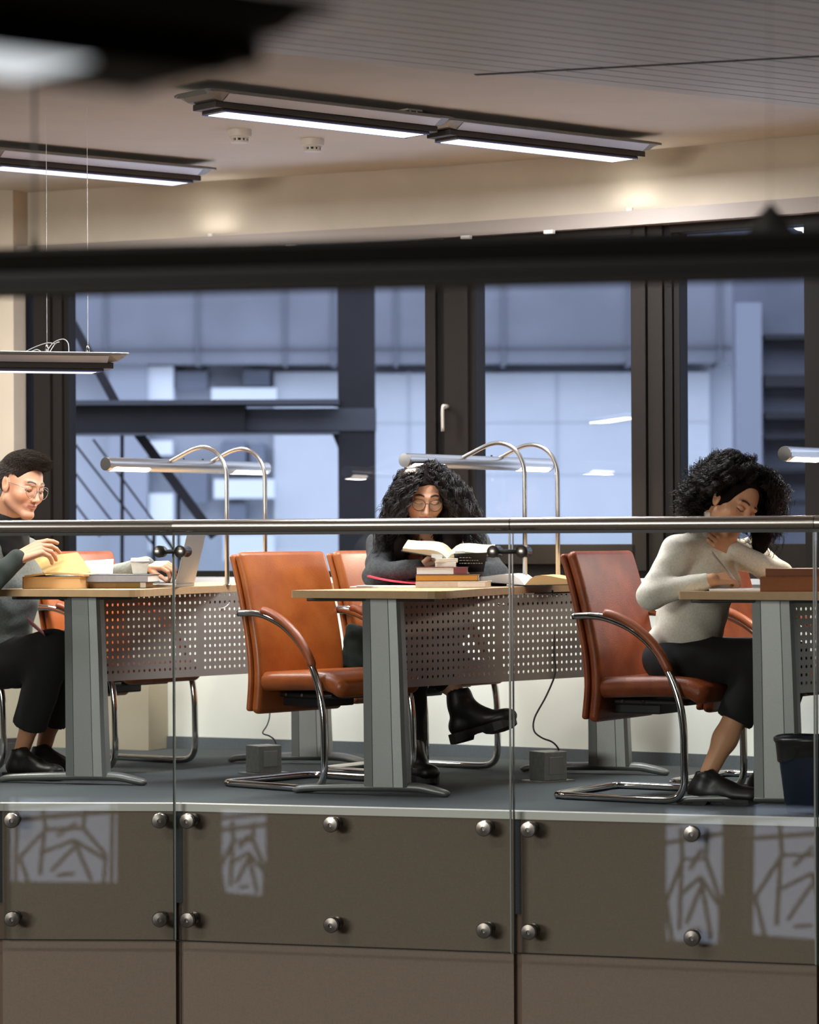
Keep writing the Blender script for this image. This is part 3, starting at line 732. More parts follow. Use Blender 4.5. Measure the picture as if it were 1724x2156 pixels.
# ================================================================== CHAIRS
def make_chair(lea):
    root = empty('cantilever_chair', (0, 0, 0))
    hw = .245
    side = [(-.168, .648), (-.10, .650), (-.03, .640), (.06, .605), (.14, .545), (.20, .465), (.24, .37), (.258, .28), (.262, .18), (.262, .085), (.250, .04), (.215, .018), (.15, .0135)]
    one = smoothpath([(x, hw, z) for x, z in side], 4)
    rear = [(-.20, hw, .0135), (-.24, hw-.012, .0135), (-.252, hw-.05, .0135)]
    full = one + [Vector(r) for r in rear]
    mir = [Vector((v.x, -v.y, v.z)) for v in reversed(full)]
    MB().tube(full+mir, .0132, 14, up=(1, 0, 0)).build('frame', M['chrome'], root, smooth=True)
    # rings for leather parts
    def slab(path, width, thick, rr, axis_n, crown=0, steps_end=6):
        """path: list of (x,z); rounded rectangle swept, y = width"""
        P = [Vector((x, 0, z)) for x, z in path]; rings = []
        N = len(P)
        for i, p in enumerate(P):
            t = (P[min(i+1, N-1)]-P[max(i-1, 0)]).normalized(); nn = Vector((0, 1, 0)).cross(t)
            rings.append((p, t, nn))
        out = []
        def ring(p, nn, sw, sth):
            prof = rrect(width-2*(1-sw)*rr*1.0, max(thick*sth, .004), min(thick*sth*.49, rr), 4)
            return [p+Vector((0, u, 0))+nn*(v+crown*(1-(2*u/width)**2)*(1 if v > 0 else 0)) for u, v in prof]
        p, t, nn = rings[0]
        for k in range(steps_end):
            a = (k+.6)/(steps_end)*PI/2; out.append(ring(p-t*rr*(math.cos(a)), nn, math.sin(a), .35+.65*math.sin(a)))
        for p, t, nn in rings: out.append(ring(p, nn, 1, 1))
        for k in reversed(range(steps_end)):
            a = (k+.6)/(steps_end)*PI/2; out.append(ring(p+t*rr*(math.cos(a)), nn, math.sin(a), .35+.65*math.sin(a)))
        return out
    bp = [(-.098, .295), (-.088, .40), (-.094, .50), (-.112, .60), (-.135, .70), (-.160, .79), (-.182, .855)]
    bp = [(v.x, v.z) for v in smoothpath([(x, 0, z) for x, z in bp], 3)]
    MB().loft(slab(bp, .47, .042, .02, 1, crown=-.012)).build('backrest', lea, root, smooth=True)
    bs = [(x-.033, z) for x, z in bp]
    bso = MB().loft(slab(bs, .478, .022, .011, 1)).build('back_shell', lea, root, smooth=True)
    sp = [(-.075, .396), (0, .400), (.12, .405), (.20, .406), (.265, .399), (.300, .384)]
    sp = [(v.x, v.z) for v in smoothpath([(x, 0, z) for x, z in sp], 3)]
    MB().loft([list(reversed(r)) if False else r for r in slab(sp, .452, .070, .031, 1, crown=.008)]).build('seat', lea, root, smooth=True)
    for s in (1, -1):
        ap = smoothpath([(-.048, s*hw, .658), (-.01, s*hw, .652), (.06, s*hw, .621), (.13, s*hw, .569), (.18, s*hw, .508), (.208, s*hw, .455)], 4)
        rr = [.008]+[.0165]*(len(ap)-2)+[.010]
        MB().tube(ap, rr, 12, flat=1.0, up=(1, 0, 0)).build('armrest', M['leatherd'], root, smooth=True)
    for o in [c for c in root.children if c.name.startswith('armrest')]:
        pass
    br = MB(); br.box(-.07, -.13, .335, .22, .13, .352); br.box(-.10, -.1, .30, .10, .1, .336)
    br.build('seat_bracket', M['bracket'], root, bevel=.006)
    cb = MB(); cb.tube([(.24, -hw, .355), (.18, -.1, .348), (.18, .1, .348), (.24, hw, .355)], .008, 8)
    cb.tube([(-.150, -hw, .648), (-.135, -.225, .648)], .011, 10); cb.tube([(-.150, hw, .648), (-.135, .225, .648)], .011, 10)
    cb.build('cross_support', M['chrome'], root, smooth=True)
    bt = MB()
    for x in (-.03, .05): bt.tube([(x, -.132, .345), (x, -.136, .345)], .006, 10)
    bt.build('bolt', M['chrome'], root)
    return root
ch = make_chair(M['leather']); ch3 = make_chair(M['leather2'])
clist = [(ch, (-.350, 10.87), -41, 'empty orange leather cantilever chair beside the middle desk'),
         (ch, (-.01, 11.50), -36, 'orange leather chair in which the woman with glasses sits'),
         (ch, (-1.24, 11.87), -36, 'empty orange leather chair behind the left desk, under the laptop'),
         (ch, (-1.96, 11.42), -28, 'orange leather chair the man in grey sits on'),
         (ch3, (.845, 10.35), -31, 'leather chair the writing woman sits on, shade set into its colour'),
         (ch3, (1.30, 10.86), -32, 'leather chair mostly hidden behind the right-hand desk column')]
CH = []; seen = set()
for src, P, ang, lb in clist:
    o = src if id(src) not in seen else copy_tree(src); seen.add(id(src))
    o.location = (P[0], P[1], 0); o.rotation_euler = (0, 0, math.radians(ang)); tag(o, lb, 'chair', 'leather cantilever chairs'); CH.append(o)
# ================================================================== DESK LAMPS
def make_lamp():
    root = empty('desk_lamp', (0, 0, 0))    # origin: foot of the near post, z = desk top
    A = Vector((.56, .83, 0)).normalized(); Bm = Vector((-.238, .127, 0))
    z = .481
    mid = Bm + Vector((.07, .125, 0)); L = 1.05
    tb = mid - A*(L*.5); te = mid + A*(L*.5)
    R = .0272
    up = Vector((0, 0, 1)); sd_ = A.cross(up)
    # tube with two open windows in its underside
    n = 32; body = MB(); rings = []
    def ringp(s, r): return [tb+A*s+Vector((0, 0, z))+(sd_*math.cos(2*PI*k/n)+up*math.sin(2*PI*k/n))*r for k in range(n)]
    body.loft([ringp(.004, R*.93), ringp(.0045, R), ringp(L-.0045, R), ringp(L-.004, R*.93)])
    o = body.build('lamp_tube', M['lamp'], root); autosmooth(o, 40)
    for s in (0, L):
        sg = 1 if s else -1
        c = MB(); c.loft([ringp(s, R*.99), ringp(s+sg*.004, R*.96), ringp(s+sg*.0045, R*.2)] if s else [ringp(-.0045, R*.2), ringp(-.004, R*.96), ringp(0.004, R*.99)])
        q = c.build('end_cap', M['lamp'], root); autosmooth(q, 40)
    for s0 in (.02, L-.25):
        g = MB(); prof = []
        rows = []
        for ss in (s0, s0+.012, s0+.218, s0+.23):
            e = .25 if ss in (s0, s0+.23) else 0
            rows.append([tb+A*ss+Vector((0, 0, z))+(sd_*math.cos(a)+up*math.sin(a))*(R*1.012) for a in [math.radians(205+e*40+k*(130-e*80)/10) for k in range(11)]])
        V = [v for r in rows for v in r]; F = []
        for i in range(3):
            for k in range(10): F.append((i*11+k, i*11+k+1, (i+1)*11+k+1, (i+1)*11+k))
        mesh('lamp_diffuser', V, [tuple(reversed(f)) for f in F], M['lampglow'], root)
        l = bpy.data.lights.new('desk_lamp_light', 'AREA'); l.shape = 'RECTANGLE'; l.size = .22; l.size_y = .045; l.energy = 7.5; l.color = (1, .86, .68)
        lo = bpy.data.objects.new('desk_lamp_light', l); COL.objects.link(lo); lo.parent = root
        lo.location = tb+A*(s0+.115)+Vector((0, 0, z-R-.004)); lo.rotation_euler = (0, 0, math.atan2(A.y, A.x))
    for off in (Vector((0, 0, 0)), Vector((.14, .25, 0))):
        pts = [off, off+Vector((0, 0, .30)), off+Vector((0, 0, .44))]
        # arch toward the users' side
        arch = [(0, .42), (.004, .462), (.022, .503), (.055, .536), (.10, .552), (.145, .549), (.185, .535), (.225, .517), (.27, .497)]
        bd = Bm/.27
        path = pts[:2]+smoothpath([off+bd*u+Vector((0, 0, zz)) for u, zz in arch], 4)
        MB().tube(path, .0088, 14, up=(1, 0, 0)).build('post', M['lamp'], root, smooth=True)
        MB().lathe([(.016, 0), (.016, .003), (.011, .005)], off, 20).build('post_flange', M['lamp'], root)
    for s in (.15, .18):
        sc_ = MB(); sc_.lathe([(.004, 0), (.004, .006), (.001, .008)], mid+Vector((-.02 if s == .15 else .05, -.03 if s == .15 else .07, z+R-.002)), 8)
        sc_.build('screw', M['black'], root)
    return root
lampsrc = make_lamp()
for (P, rot, lb, k) in (((-.728, 11.56), 0, 'double-post tubular desk lamp on the left desk beyond the laptop', 1), ((.445, 11.2), 0, 'double-post tubular desk lamp over the middle desk above the curly-haired reader', 2), ((1.80, 10.52), 0, 'tubular desk lamp cut by the right edge of the picture', 3)):
    o = lampsrc if k == 1 else copy_tree(lampsrc)
    o.location = (P[0], P[1], .7395); tag(o, lb, 'desk lamp', 'tubular reading lamps')
# ================================================================== FLOOR BOXES, CABLES, BIN
def floorbox(px, py, w_, dpt, h_, label, rz):
    s_ = (py-1130)/EYE; D = FPX/s_; x = X(px, D)
    root = empty('power_box', (x, D, 0), math.radians(rz), label, 'power box', 'metal floor power boxes')
    o = MB().box(-w_/2, -dpt/2, .006, w_/2, dpt/2, h_).build('housing', M['box'], root, bevel=.003)
    MB().box(-w_/2-.03, -dpt/2-.01, 0.0, w_/2+.03, dpt/2+.01, .006).build('base_plate', M['grey'], root)
    MB().box(-w_/2+.02, -dpt/2-.003, .03, w_/2-.02, -dpt/2, h_-.02).build('socket_panel', M['grey'], root, bevel=.001)
    return root
floorbox(1151, 1646, .105, .10, .115, 'grey metal power box on the carpet beside the middle desk', 35)
floorbox(553, 1627, .105, .10, .112, 'grey metal power box on the carpet under the empty chair', 35)
floorbox(2, 1602, .11, .10, .105, 'grey metal power box at the left edge behind the man\'s shoes', 35)
def cable(name, pts, m, r, label):
    o = MB().tube(smoothpath([at(*p) for p in pts], 6), r, 8).build(name, m, smooth=True); tag(o, label, 'cable'); return o
cable('power_cable', [(1163, 1243, 11.15), (1167, 1300, 11.10), (1167, 1380, 11.08), (1169, 1417, 11.08), (1150, 1465, 11.05), (1126, 1510, 11.02), (1124, 1538, 11.0), (1140, 1553, 11.0), (1162, 1562, 11.02), (1174, 1574, 11.04), (1178, 1586, 11.06)], M['cable'], .0035, 'dark power cable looping from the middle desk down to the floor box')
cable('power_cable', [(566, 1440, 11.55), (568, 1500, 11.5), (563, 1525, 11.45), (553, 1543, 11.4), (566, 1549, 11.4), (576, 1556, 11.4), (581, 1566, 11.4)], M['cable'], .003, 'thin power cable dropping behind the empty chair to its floor box')
cable('lamp_flex', [(1103, 1244, 11.25), (1100, 1262, 11.22), (1060, 1275, 11.15), (1040, 1268, 11.1)], M['cable'], .003, 'lamp flex hanging under the middle desk top')
cable('lamp_flex', [(482, 1245, 11.6), (484, 1266, 11.55), (470, 1280, 11.5), (445, 1278, 11.48), (430, 1268, 11.45)], M['wcable'], .002, 'pale lamp flex looping under the left desk top')
D_ = 9.75
bn = empty('waste_bin', (X(1716, D_), D_, 0), 0, 'dark blue waste paper bin with a black liner by the right desk', 'waste bin')
o = MB().lathe([(.001, .003), (.098, .003), (.101, 0), (.104, .004), (.133, .24), (.137, .246), (.130, .246), (.1, .01), (.001, .01)], n=48).build('bin_body', M['navy'], bn); autosmooth(o)
lr = []
n = 48
for (r0, z0, am) in ((.1295, .18, .012), (.134, .205, .006), (.1375, .233, .002), (.143, .240, .0015), (.144, .250, .0015), (.138, .254, .002), (.131, .246, .002), (.122, .20, .004), (.1, .1, .004)):
    lr.append([((r0+(.002 if am > .01 else 0))*math.cos(2*PI*k/n), r0*math.sin(2*PI*k/n), z0+am*math.sin(3*2*PI*k/n+1)) for k in range(n)])
o = MB().loft(lr, cap=False).build('bin_liner', M['rim'], bn, smooth=True)
# ================================================================== THINGS ON THE DESKS
ZD = .7397
def closed_book(px, py_base, D, size, ang, cover, pages, label, z=None, tilt=0, name='book', spine='near', cat='book', group=None, boards=.0025, lab=None):
    """size = (width across, depth, thickness); ang in degrees; spine: side of the spine"""
    w_, d_, t_ = size; base = Vector((X(px, D), D, ZD if z is None else z))
    root = empty(name, base, math.radians(ang), label, cat, group)
    c = MB(); c.box(-w_/2, -d_/2, 0, w_/2, d_/2, boards); c.box(-w_/2, -d_/2, t_-boards, w_/2, d_/2, t_)
    sp = {'near': (-w_/2, -d_/2, w_/2, -d_/2+boards), 'far': (-w_/2, d_/2-boards, w_/2, d_/2), 'left': (-w_/2, -d_/2, -w_/2+boards, d_/2), 'right': (w_/2-boards, -d_/2, w_/2, d_/2)}[spine]
    c.box(sp[0], sp[1], boards, sp[2], sp[3], t_-boards)
    c.build('cover', cover, root, bevel=.0008)
    e = .004; x0, y0, x1, y1 = -w_/2+e, -d_/2+e, w_/2-e, d_/2-e
    if spine == 'near': y0 = -d_/2+boards
    if spine == 'far': y1 = d_/2-boards
    if spine == 'left': x0 = -w_/2+boards
    if spine == 'right': x1 = w_/2-boards
    MB().box(x0, y0, boards, x1, y1, t_-boards).build('pages', pages, root)
    if lab:
        xa, xb, m_ = lab; MB().box(xa*w_, -d_/2-.0006, boards*1.2, xb*w_, -d_/2+.0001, t_-boards*1.2).build('spine_label', m_, root)
    return root
def stack(px, D, items, ang0=0):
    z = ZD
    for (dx, size, ang, cover, pages, label, spine, lab) in items:
        closed_book(px+dx, 0, D, size, ang, cover, pages, label, z=z+.0003, spine=spine, group='books in the stack on the middle desk' if px > 800 else None, lab=lab); z += size[2]+.0004
    return z
C_ = lambda n, c, r=.6: mat(n, c, r, noise=.04, nscale=60)
amber = C_('amber_cover', (176, 120, 36)); burg = C_('burgundy_cover', (104, 44, 52)); taupe = C_('taupe_cover', (188, 172, 156)); cream_c = C_('cream_cover', (236, 230, 214)); greyc = C_('grey_cover', (128, 128, 134)); brownc = C_('brown_cover', (112, 82, 44)); tanc = C_('tan_cover', (166, 128, 74)); blackc = C_('black_cover', (22, 22, 24)); pinkc = C_('pink_cover', (206, 66, 84)); blueg = C_('slate_cover', (66, 72, 84))
goldl = C_('gold_label', (206, 152, 60)); whitel = C_('white_label', (228, 230, 226))
# middle desk: the stack
DS2 = 10.86
stack(955, DS2, [(0, (.265, .19, .0230), -8, taupe, M['paper2'], 'thick taupe hardcover at the bottom of the stack on the middle desk', 'near', (.1, .48, C_('pale_spine', (214, 204, 194)))),
                 (-12, (.232, .165, .0240), -4, brownc, M['paper'], 'amber-brown hardcover second from the bottom of the middle stack', 'near', (-.5, .49, amber)),
                 (-23, (.192, .145, .0285), -6, burg, M['whitepaper'], 'white book with a burgundy spine end, third in the middle stack', 'far', (.24, .5, burg)),
                 (-15, (.078, .11, .0165), -5, cream_c, M['whitepaper'], 'small white paperback near the top of the middle stack', 'near', None),
                 (-17, (.082, .11, .0150), 4, cream_c, M['whitepaper'], 'small white paperback on the very top of the middle stack', 'near', None)])
# book held open by the reader
def open_book(name, label, base, rz, halfw, depth, thick, m_cover, m_pages, tiltL, tiltR, curveh, rx=0, cat='book', mr=None):
    root = empty(name, base, rz, label, cat); root.rotation_euler = (rx, 0, rz)
    n = 10
    for s, tl in ((-1, tiltL), (1, tiltR)):
        top = []; bot = []
        for k in range(n+1):
            t = k/n; x = s*halfw*t; z0 = math.tan(tl)*halfw*t; hgt = thick*(min(1, t*5)**.5)*(1-.15*t)+curveh*math.sin(PI*min(1, t*1.15))**1.0*(1-t)
            top.append((x, z0+hgt+.001)); bot.append((x, z0+.001))
        prof = top+list(reversed(bot))
        m_ = MB(); V = [(x, -depth/2, z) for x, z in prof]+[(x, depth/2, z) for x, z in prof]; N_ = len(prof)
        F = [(i, (i+1) % N_, N_+(i+1) % N_, N_+i) for i in range(N_)]
        F += [(k, k+1, N_-2-k, N_-1-k) for k in range(n)]; F += [(N_+k+1, N_+k, 2*N_-1-k, 2*N_-2-k) for k in range(n)]
        m_.add(V, F).build('pages', m_pages if s < 0 or mr is None else mr, root)
        cv = MB(); e = .006
        V = []
        for yy in (-depth/2-e, depth/2+e):
            for x, z in ((0, -.002), (s*(halfw+e), math.tan(tl)*(halfw+e)-.002), (s*(halfw+e), math.tan(tl)*(halfw+e)+.001), (0, .001)): V.append((x, yy, z))
        cv.add(V, [(0, 1, 2, 3), (7, 6, 5, 4), (0, 4, 5, 1), (1, 5, 6, 2), (2, 6, 7, 3), (3, 7, 4, 0)]).build('cover', m_cover, root)
    return root
b0 = at(946, 1167, 10.93)
ob = open_book('open_book', 'open cream-paged book with black covers held up by the reading woman', b0, math.radians(-8), .166, .15, .013, blackc, M['paper2'], math.radians(10), math.radians(3), .016, rx=math.radians(12))
# tall back board that hangs toward us, with a printed blurb, and library stickers
V = [at(*p) for p in ((955, 1166, 10.84), (1026, 1163, 10.80), (1018, 1204, 10.86), (962, 1206, 10.90))]
bb = MB(); bb.add(V+[v+Vector((0, .004, 0)) for v in V], [(3, 2, 1, 0), (4, 5, 6, 7), (0, 1, 5, 4), (1, 2, 6, 5), (2, 3, 7, 6), (3, 0, 4, 7)])
q = bb.build('back_cover', blackc); q.parent = ob; q.matrix_parent_inverse = ob.matrix_basis.inverted() if False else (Matrix.Translation(ob.location) @ ob.rotation_euler.to_matrix().to_4x4()).inverted()
inv = (Matrix.Translation(ob.location) @ ob.rotation_euler.to_matrix().to_4x4()).inverted()
tx = MB()
rg2 = random.Random(5)
for r_ in range(3):
    x = 967
    while x < 1016:
        w2 = rg2.uniform(2, 6); a = at(x, 1174+r_*6, 10.835); b = at(min(x+w2, 1017), 1174+r_*6, 10.835); tx.bar(a, b, .0006, .0032); x += w2+1.8
q = tx.build('printed_text', mat('blurb_ink', (150, 148, 138), .7)); q.parent = ob; q.matrix_parent_inverse = inv
for i, (x0, y0, x1, y1) in enumerate(((958, 1160, 979, 1165), (908, 1167, 931, 1175))):
    a = at(x0, (y0+y1)/2-(1 if i else 0), 10.832); b = at(x1, (y0+y1)/2+(1 if i else 0), 10.832)
    q = MB().bar(a, b, .0008, (y1-y0)/563).build('library_sticker', whitel); q.parent = ob; q.matrix_parent_inverse = inv
# magazines at the left of the stack
zz = ZD+.0003
for i, (sz, mm, nm, lb, ang, px) in enumerate((((.30, .21, .004), M['whitepaper'], 'magazine', 'white magazine lying lowest at the left of the middle stack', -20, 835), ((.28, .20, .003), M['paper'], 'magazine', 'cream magazine between the white one and the pink folder', -14, 838))):
    o = MB(); w_, d_, t_ = sz; o.box(-w_/2, -d_/2, 0, w_/2, d_/2, t_); q = o.build(nm, mm, bevel=.0006); q.location = (X(px, 10.95), 10.95, zz); q.rotation_euler = (0, 0, math.radians(ang)); tag(q, lb, 'magazine'); zz += t_+.0003
fo = MB(); n = 14
for k in range(n+1):
    t = k/n; x = -.125+.25*t; z = .004+.028*(1-t)**2.4
    fo.V += [(x, -.10, z), (x, .10, z), (x, .10, z+.005), (x, -.10, z+.005)]
for k in range(n):
    a = 4*k; fo.F += [(a, a+1, a+5, a+4), (a+1, a+2, a+6, a+5), (a+2, a+3, a+7, a+6), (a+3, a, a+4, a+7)]; fo.I += [0]*4
fo.F += [(0, 3, 2, 1), (4*n, 4*n+1, 4*n+2, 4*n+3)]; fo.I += [0, 0]
q = fo.build('folder', pinkc); q.location = (X(852, 11.0), 11.0, zz); q.rotation_euler = (0, 0, math.radians(-12)); tag(q, 'pink paper folder with a curled corner at the left of the book stack', 'folder')
# open books at the right of the stack
open_book('open_book', 'thick old open book with white and tan pages beside the lamp posts', Vector((X(1118, 11.12), 11.12, ZD+.004)), math.radians(-14), .20, .25, .021, blackc, M['whitepaper'], math.radians(4.5), math.radians(1.0), .026, mr=M['pagetan'])
# ---------------- left desk
zt = ZD
closed_book(126, 0, 10.98, (.235, .17, .046), -16, tanc, M['pagetan'], 'thick old brown book under the lifted yellow page on the left desk', spine='left')
q = mesh('book_page', *(lambda V: (V+[v+Vector((.0, .003, .001)) for v in V], [(0, 1, 2, 3), (7, 6, 5, 4), (0, 4, 5, 1), (1, 5, 6, 2), (2, 6, 7, 3), (3, 7, 4, 0)]))([at(96, 1211, 10.90), at(192, 1204, 10.88), at(163, 1163, 10.96), at(72, 1176, 10.98)]), M['oldpaper'])
tag(q, 'yellowed old booklet page being turned by the man\'s hand', 'page')
ow = MB(); n = 10
for k in range(n+1):
    t = k/n; x = -.118+.236*t; z = .0468+.010*math.sin(PI*t)+.004*t
    ow.V += [(x, -.085, z-.004), (x, .085, z-.004), (x, .085, z+.003), (x, -.085, z+.003)]
for k in range(n):
    a = 4*k; ow.F += [(a, a+1, a+5, a+4), (a+1, a+2, a+6, a+5), (a+2, a+3, a+7, a+6), (a+3, a, a+4, a+7)]; ow.I += [0]*4
ow.F += [(0, 3, 2, 1), (4*n, 4*n+1, 4*n+2, 4*n+3)]; ow.I += [0, 0]
q = ow.build('old_booklet', M['pagetan']); q.location = (X(130, 10.98), 10.98, ZD); q.rotation_euler = (0, 0, math.radians(-14)); tag(q, 'loose yellowed booklet lying on top of the thick brown book', 'booklet')
closed_book(254, 0, 11.02, (.215, .16, .022), -12, tanc, M['paper2'], 'slim tan book lying under the grey hardcover on the left desk', spine='near', lab=(.02, .48, C_('ochre_spine', (150, 120, 56))))
closed_book(254, 0, 11.00, (.258, .18, .030), -10, blueg, M['paper'], 'grey hardcover with a white spine patch beside the paper cup', z=ZD+.0226, spine='near', lab=(-.5, .5, greyc))
q = MB().box(.105, -.0905-.0012, .0032, .126, -.0900, .0268).build('spine_patch', whitel)
q.parent = bpy.data.objects['book.006'] if 'book.006' in bpy.data.objects else None
if q.parent is None: bpy.data.objects.remove(q)
V = [at(*p) for p in ((192, 1207, 11.0), (237, 1208, 10.99), (239, 1177, 11.06), (178, 1181, 11.07))]
q = mesh('paper_sheet', V+[v+Vector((0, .002, 0)) for v in V], [(0, 1, 2, 3), (7, 6, 5, 4), (0, 4, 5, 1), (1, 5, 6, 2), (2, 6, 7, 3), (3, 7, 4, 0)], M['whitepaper']); tag(q, 'white sheet standing up behind the old booklet on the left desk', 'paper')
D_ = 11.06; zc_ = ZD+.0226+.0303
cup = empty('paper_cup', (X(294, D_), D_, zc_), 0, 'small white takeaway coffee cup with lid on the grey hardcover', 'paper cup')
o = MB().lathe([(.001, 0), (.026, 0), (.0275, .001), (.0345, .046), (.0348, .048)], n=36).build('cup', C_('cup_paper', (236, 222, 200)), cup); autosmooth(o)
o = MB().lathe([(.0368, .046), (.0372, .050), (.0350, .052), (.0350, .056), (.0338, .0605), (.031, .061), (.030, .058), (.001, .058)], n=36).build('lid', M['white'], cup); autosmooth(o)
# laptop
lap = empty('laptop', (0, 0, 0), 0, 'silver laptop open with its back to us on the left desk', 'laptop')
alu = mat('laptop_aluminium', (152, 142, 130), .38, .55)
zf = ZD+.0005
A = Vector((X(371, 11.05), 11.05, zf)); Bv = Vector((X(409, 11.42), 11.42, zf)); lap.location = A
dl_ = Bv-A; side_ = Vector((-.86, .30, 0)).normalized()*.235
def rel_(v): return v-A
topo = Vector((.05, -.015, .205))
T_ = MB(); quad = [rel_(A)+Vector((0, 0, .012)), rel_(Bv)+Vector((0, 0, .012)), rel_(Bv)+topo+Vector((0, 0, .012)), rel_(A)+topo+Vector((0, 0, .012))]
off = Vector((-.006, .003, 0))
T_.add(quad+[v+off for v in quad], [(0, 1, 2, 3), (7, 6, 5, 4), (0, 4, 5, 1), (1, 5, 6, 2), (2, 6, 7, 3), (3, 7, 4, 0)]); T_.build('screen_lid', alu, lap, bevel=.004)
quad = [rel_(A), rel_(Bv), rel_(Bv)+side_, rel_(A)+side_]
K_ = MB(); K_.add(quad+[v+Vector((0, 0, .013)) for v in quad], [(3, 2, 1, 0), (4, 5, 6, 7), (0, 1, 5, 4), (1, 2, 6, 5), (2, 3, 7, 6), (3, 0, 4, 7)]); K_.build('base', alu, lap, bevel=.002)
i4 = [quad[0]*.5+(quad[1]+quad[2]+quad[3])/6, quad[1]*.7+quad[3]*.3, quad[2]*.75+quad[0]*.25, quad[3]*.8+quad[1]*.2]
K_ = MB(); K_.add([v+Vector((0, 0, .0132)) for v in i4]+[v+Vector((0, 0, .0145)) for v in i4], [(3, 2, 1, 0), (4, 5, 6, 7), (0, 1, 5, 4), (1, 2, 6, 5), (2, 3, 7, 6), (3, 0, 4, 7)]); K_.build('keyboard', M['black'], lap)
q2 = [v+off*1.2 for v in (rel_(A)+Vector((0, 0, .02))+dl_*.04, rel_(Bv)+Vector((0, 0, .02))-dl_*.04, rel_(Bv)+topo*.96+Vector((0, 0, .012))-dl_*.04, rel_(A)+topo*.96+Vector((0, 0, .012))+dl_*.04)]
mesh('display', q2, [(3, 2, 1, 0)], mat('display_glass', (30, 34, 40), .15), lap)
# pink folder on the man's lap
V = [at(*p) for p in ((56, 1300, 11.05), (92, 1334, 11.0), (100, 1346, 11.12), (60, 1312, 11.2))]
q = mesh('folder', V+[v+Vector((0, 0, .006)) for v in V], [(3, 2, 1, 0), (4, 5, 6, 7), (0, 1, 5, 4), (1, 2, 6, 5), (2, 3, 7, 6), (3, 0, 4, 7)], C_('lilac_pink_folder', (190, 120, 132))); tag(q, 'pale pink folder on the lap of the man', 'folder')
# ---------------- right desk
q = MB().box(-.13, -.09, 0, .13, .09, .008).build('notebook', M['whitepaper'], bevel=.002); q.location = (X(1585, 9.93), 9.93, ZD+.0003); q.rotation_euler = (0, 0, math.radians(-24)); tag(q, 'white notebook under the writing hand on the right desk', 'notebook')
closed_book(1704, 0, 9.83, (.325, .21, .0500), -10, C_('chestnut_cover', (158, 92, 44)), M['pagetan'], 'big brown hardcover lowest of the two at the right edge', spine='near', boards=.003)
closed_book(1712, 0, 9.85, (.325, .20, .0265), -7, C_('dark_brown_cover', (144, 86, 56)), M['pagetan'], 'brown hardcover on top of the other at the right edge', z=ZD+.0506, spine='near', boards=.003)
pa = at(1497, 1162, 9.92); pb = at(1552, 1228, 9.93)
pn = empty('pen', pb, 0, 'slim silver pen in the hand of the writing woman', 'pen')
dd = (pa-pb)
MB().tube([dd*.06, dd*.1, dd*.97, dd], [.0030, .0044, .0044, .0032], 10).build('barrel', mat('pen_metal', (196, 186, 172), .3, .7), pn, smooth=True)
MB().tube([Vector((0, 0, 0)), dd*.06], [.0006, .0022], 8).build('tip', M['black'], pn, smooth=True)
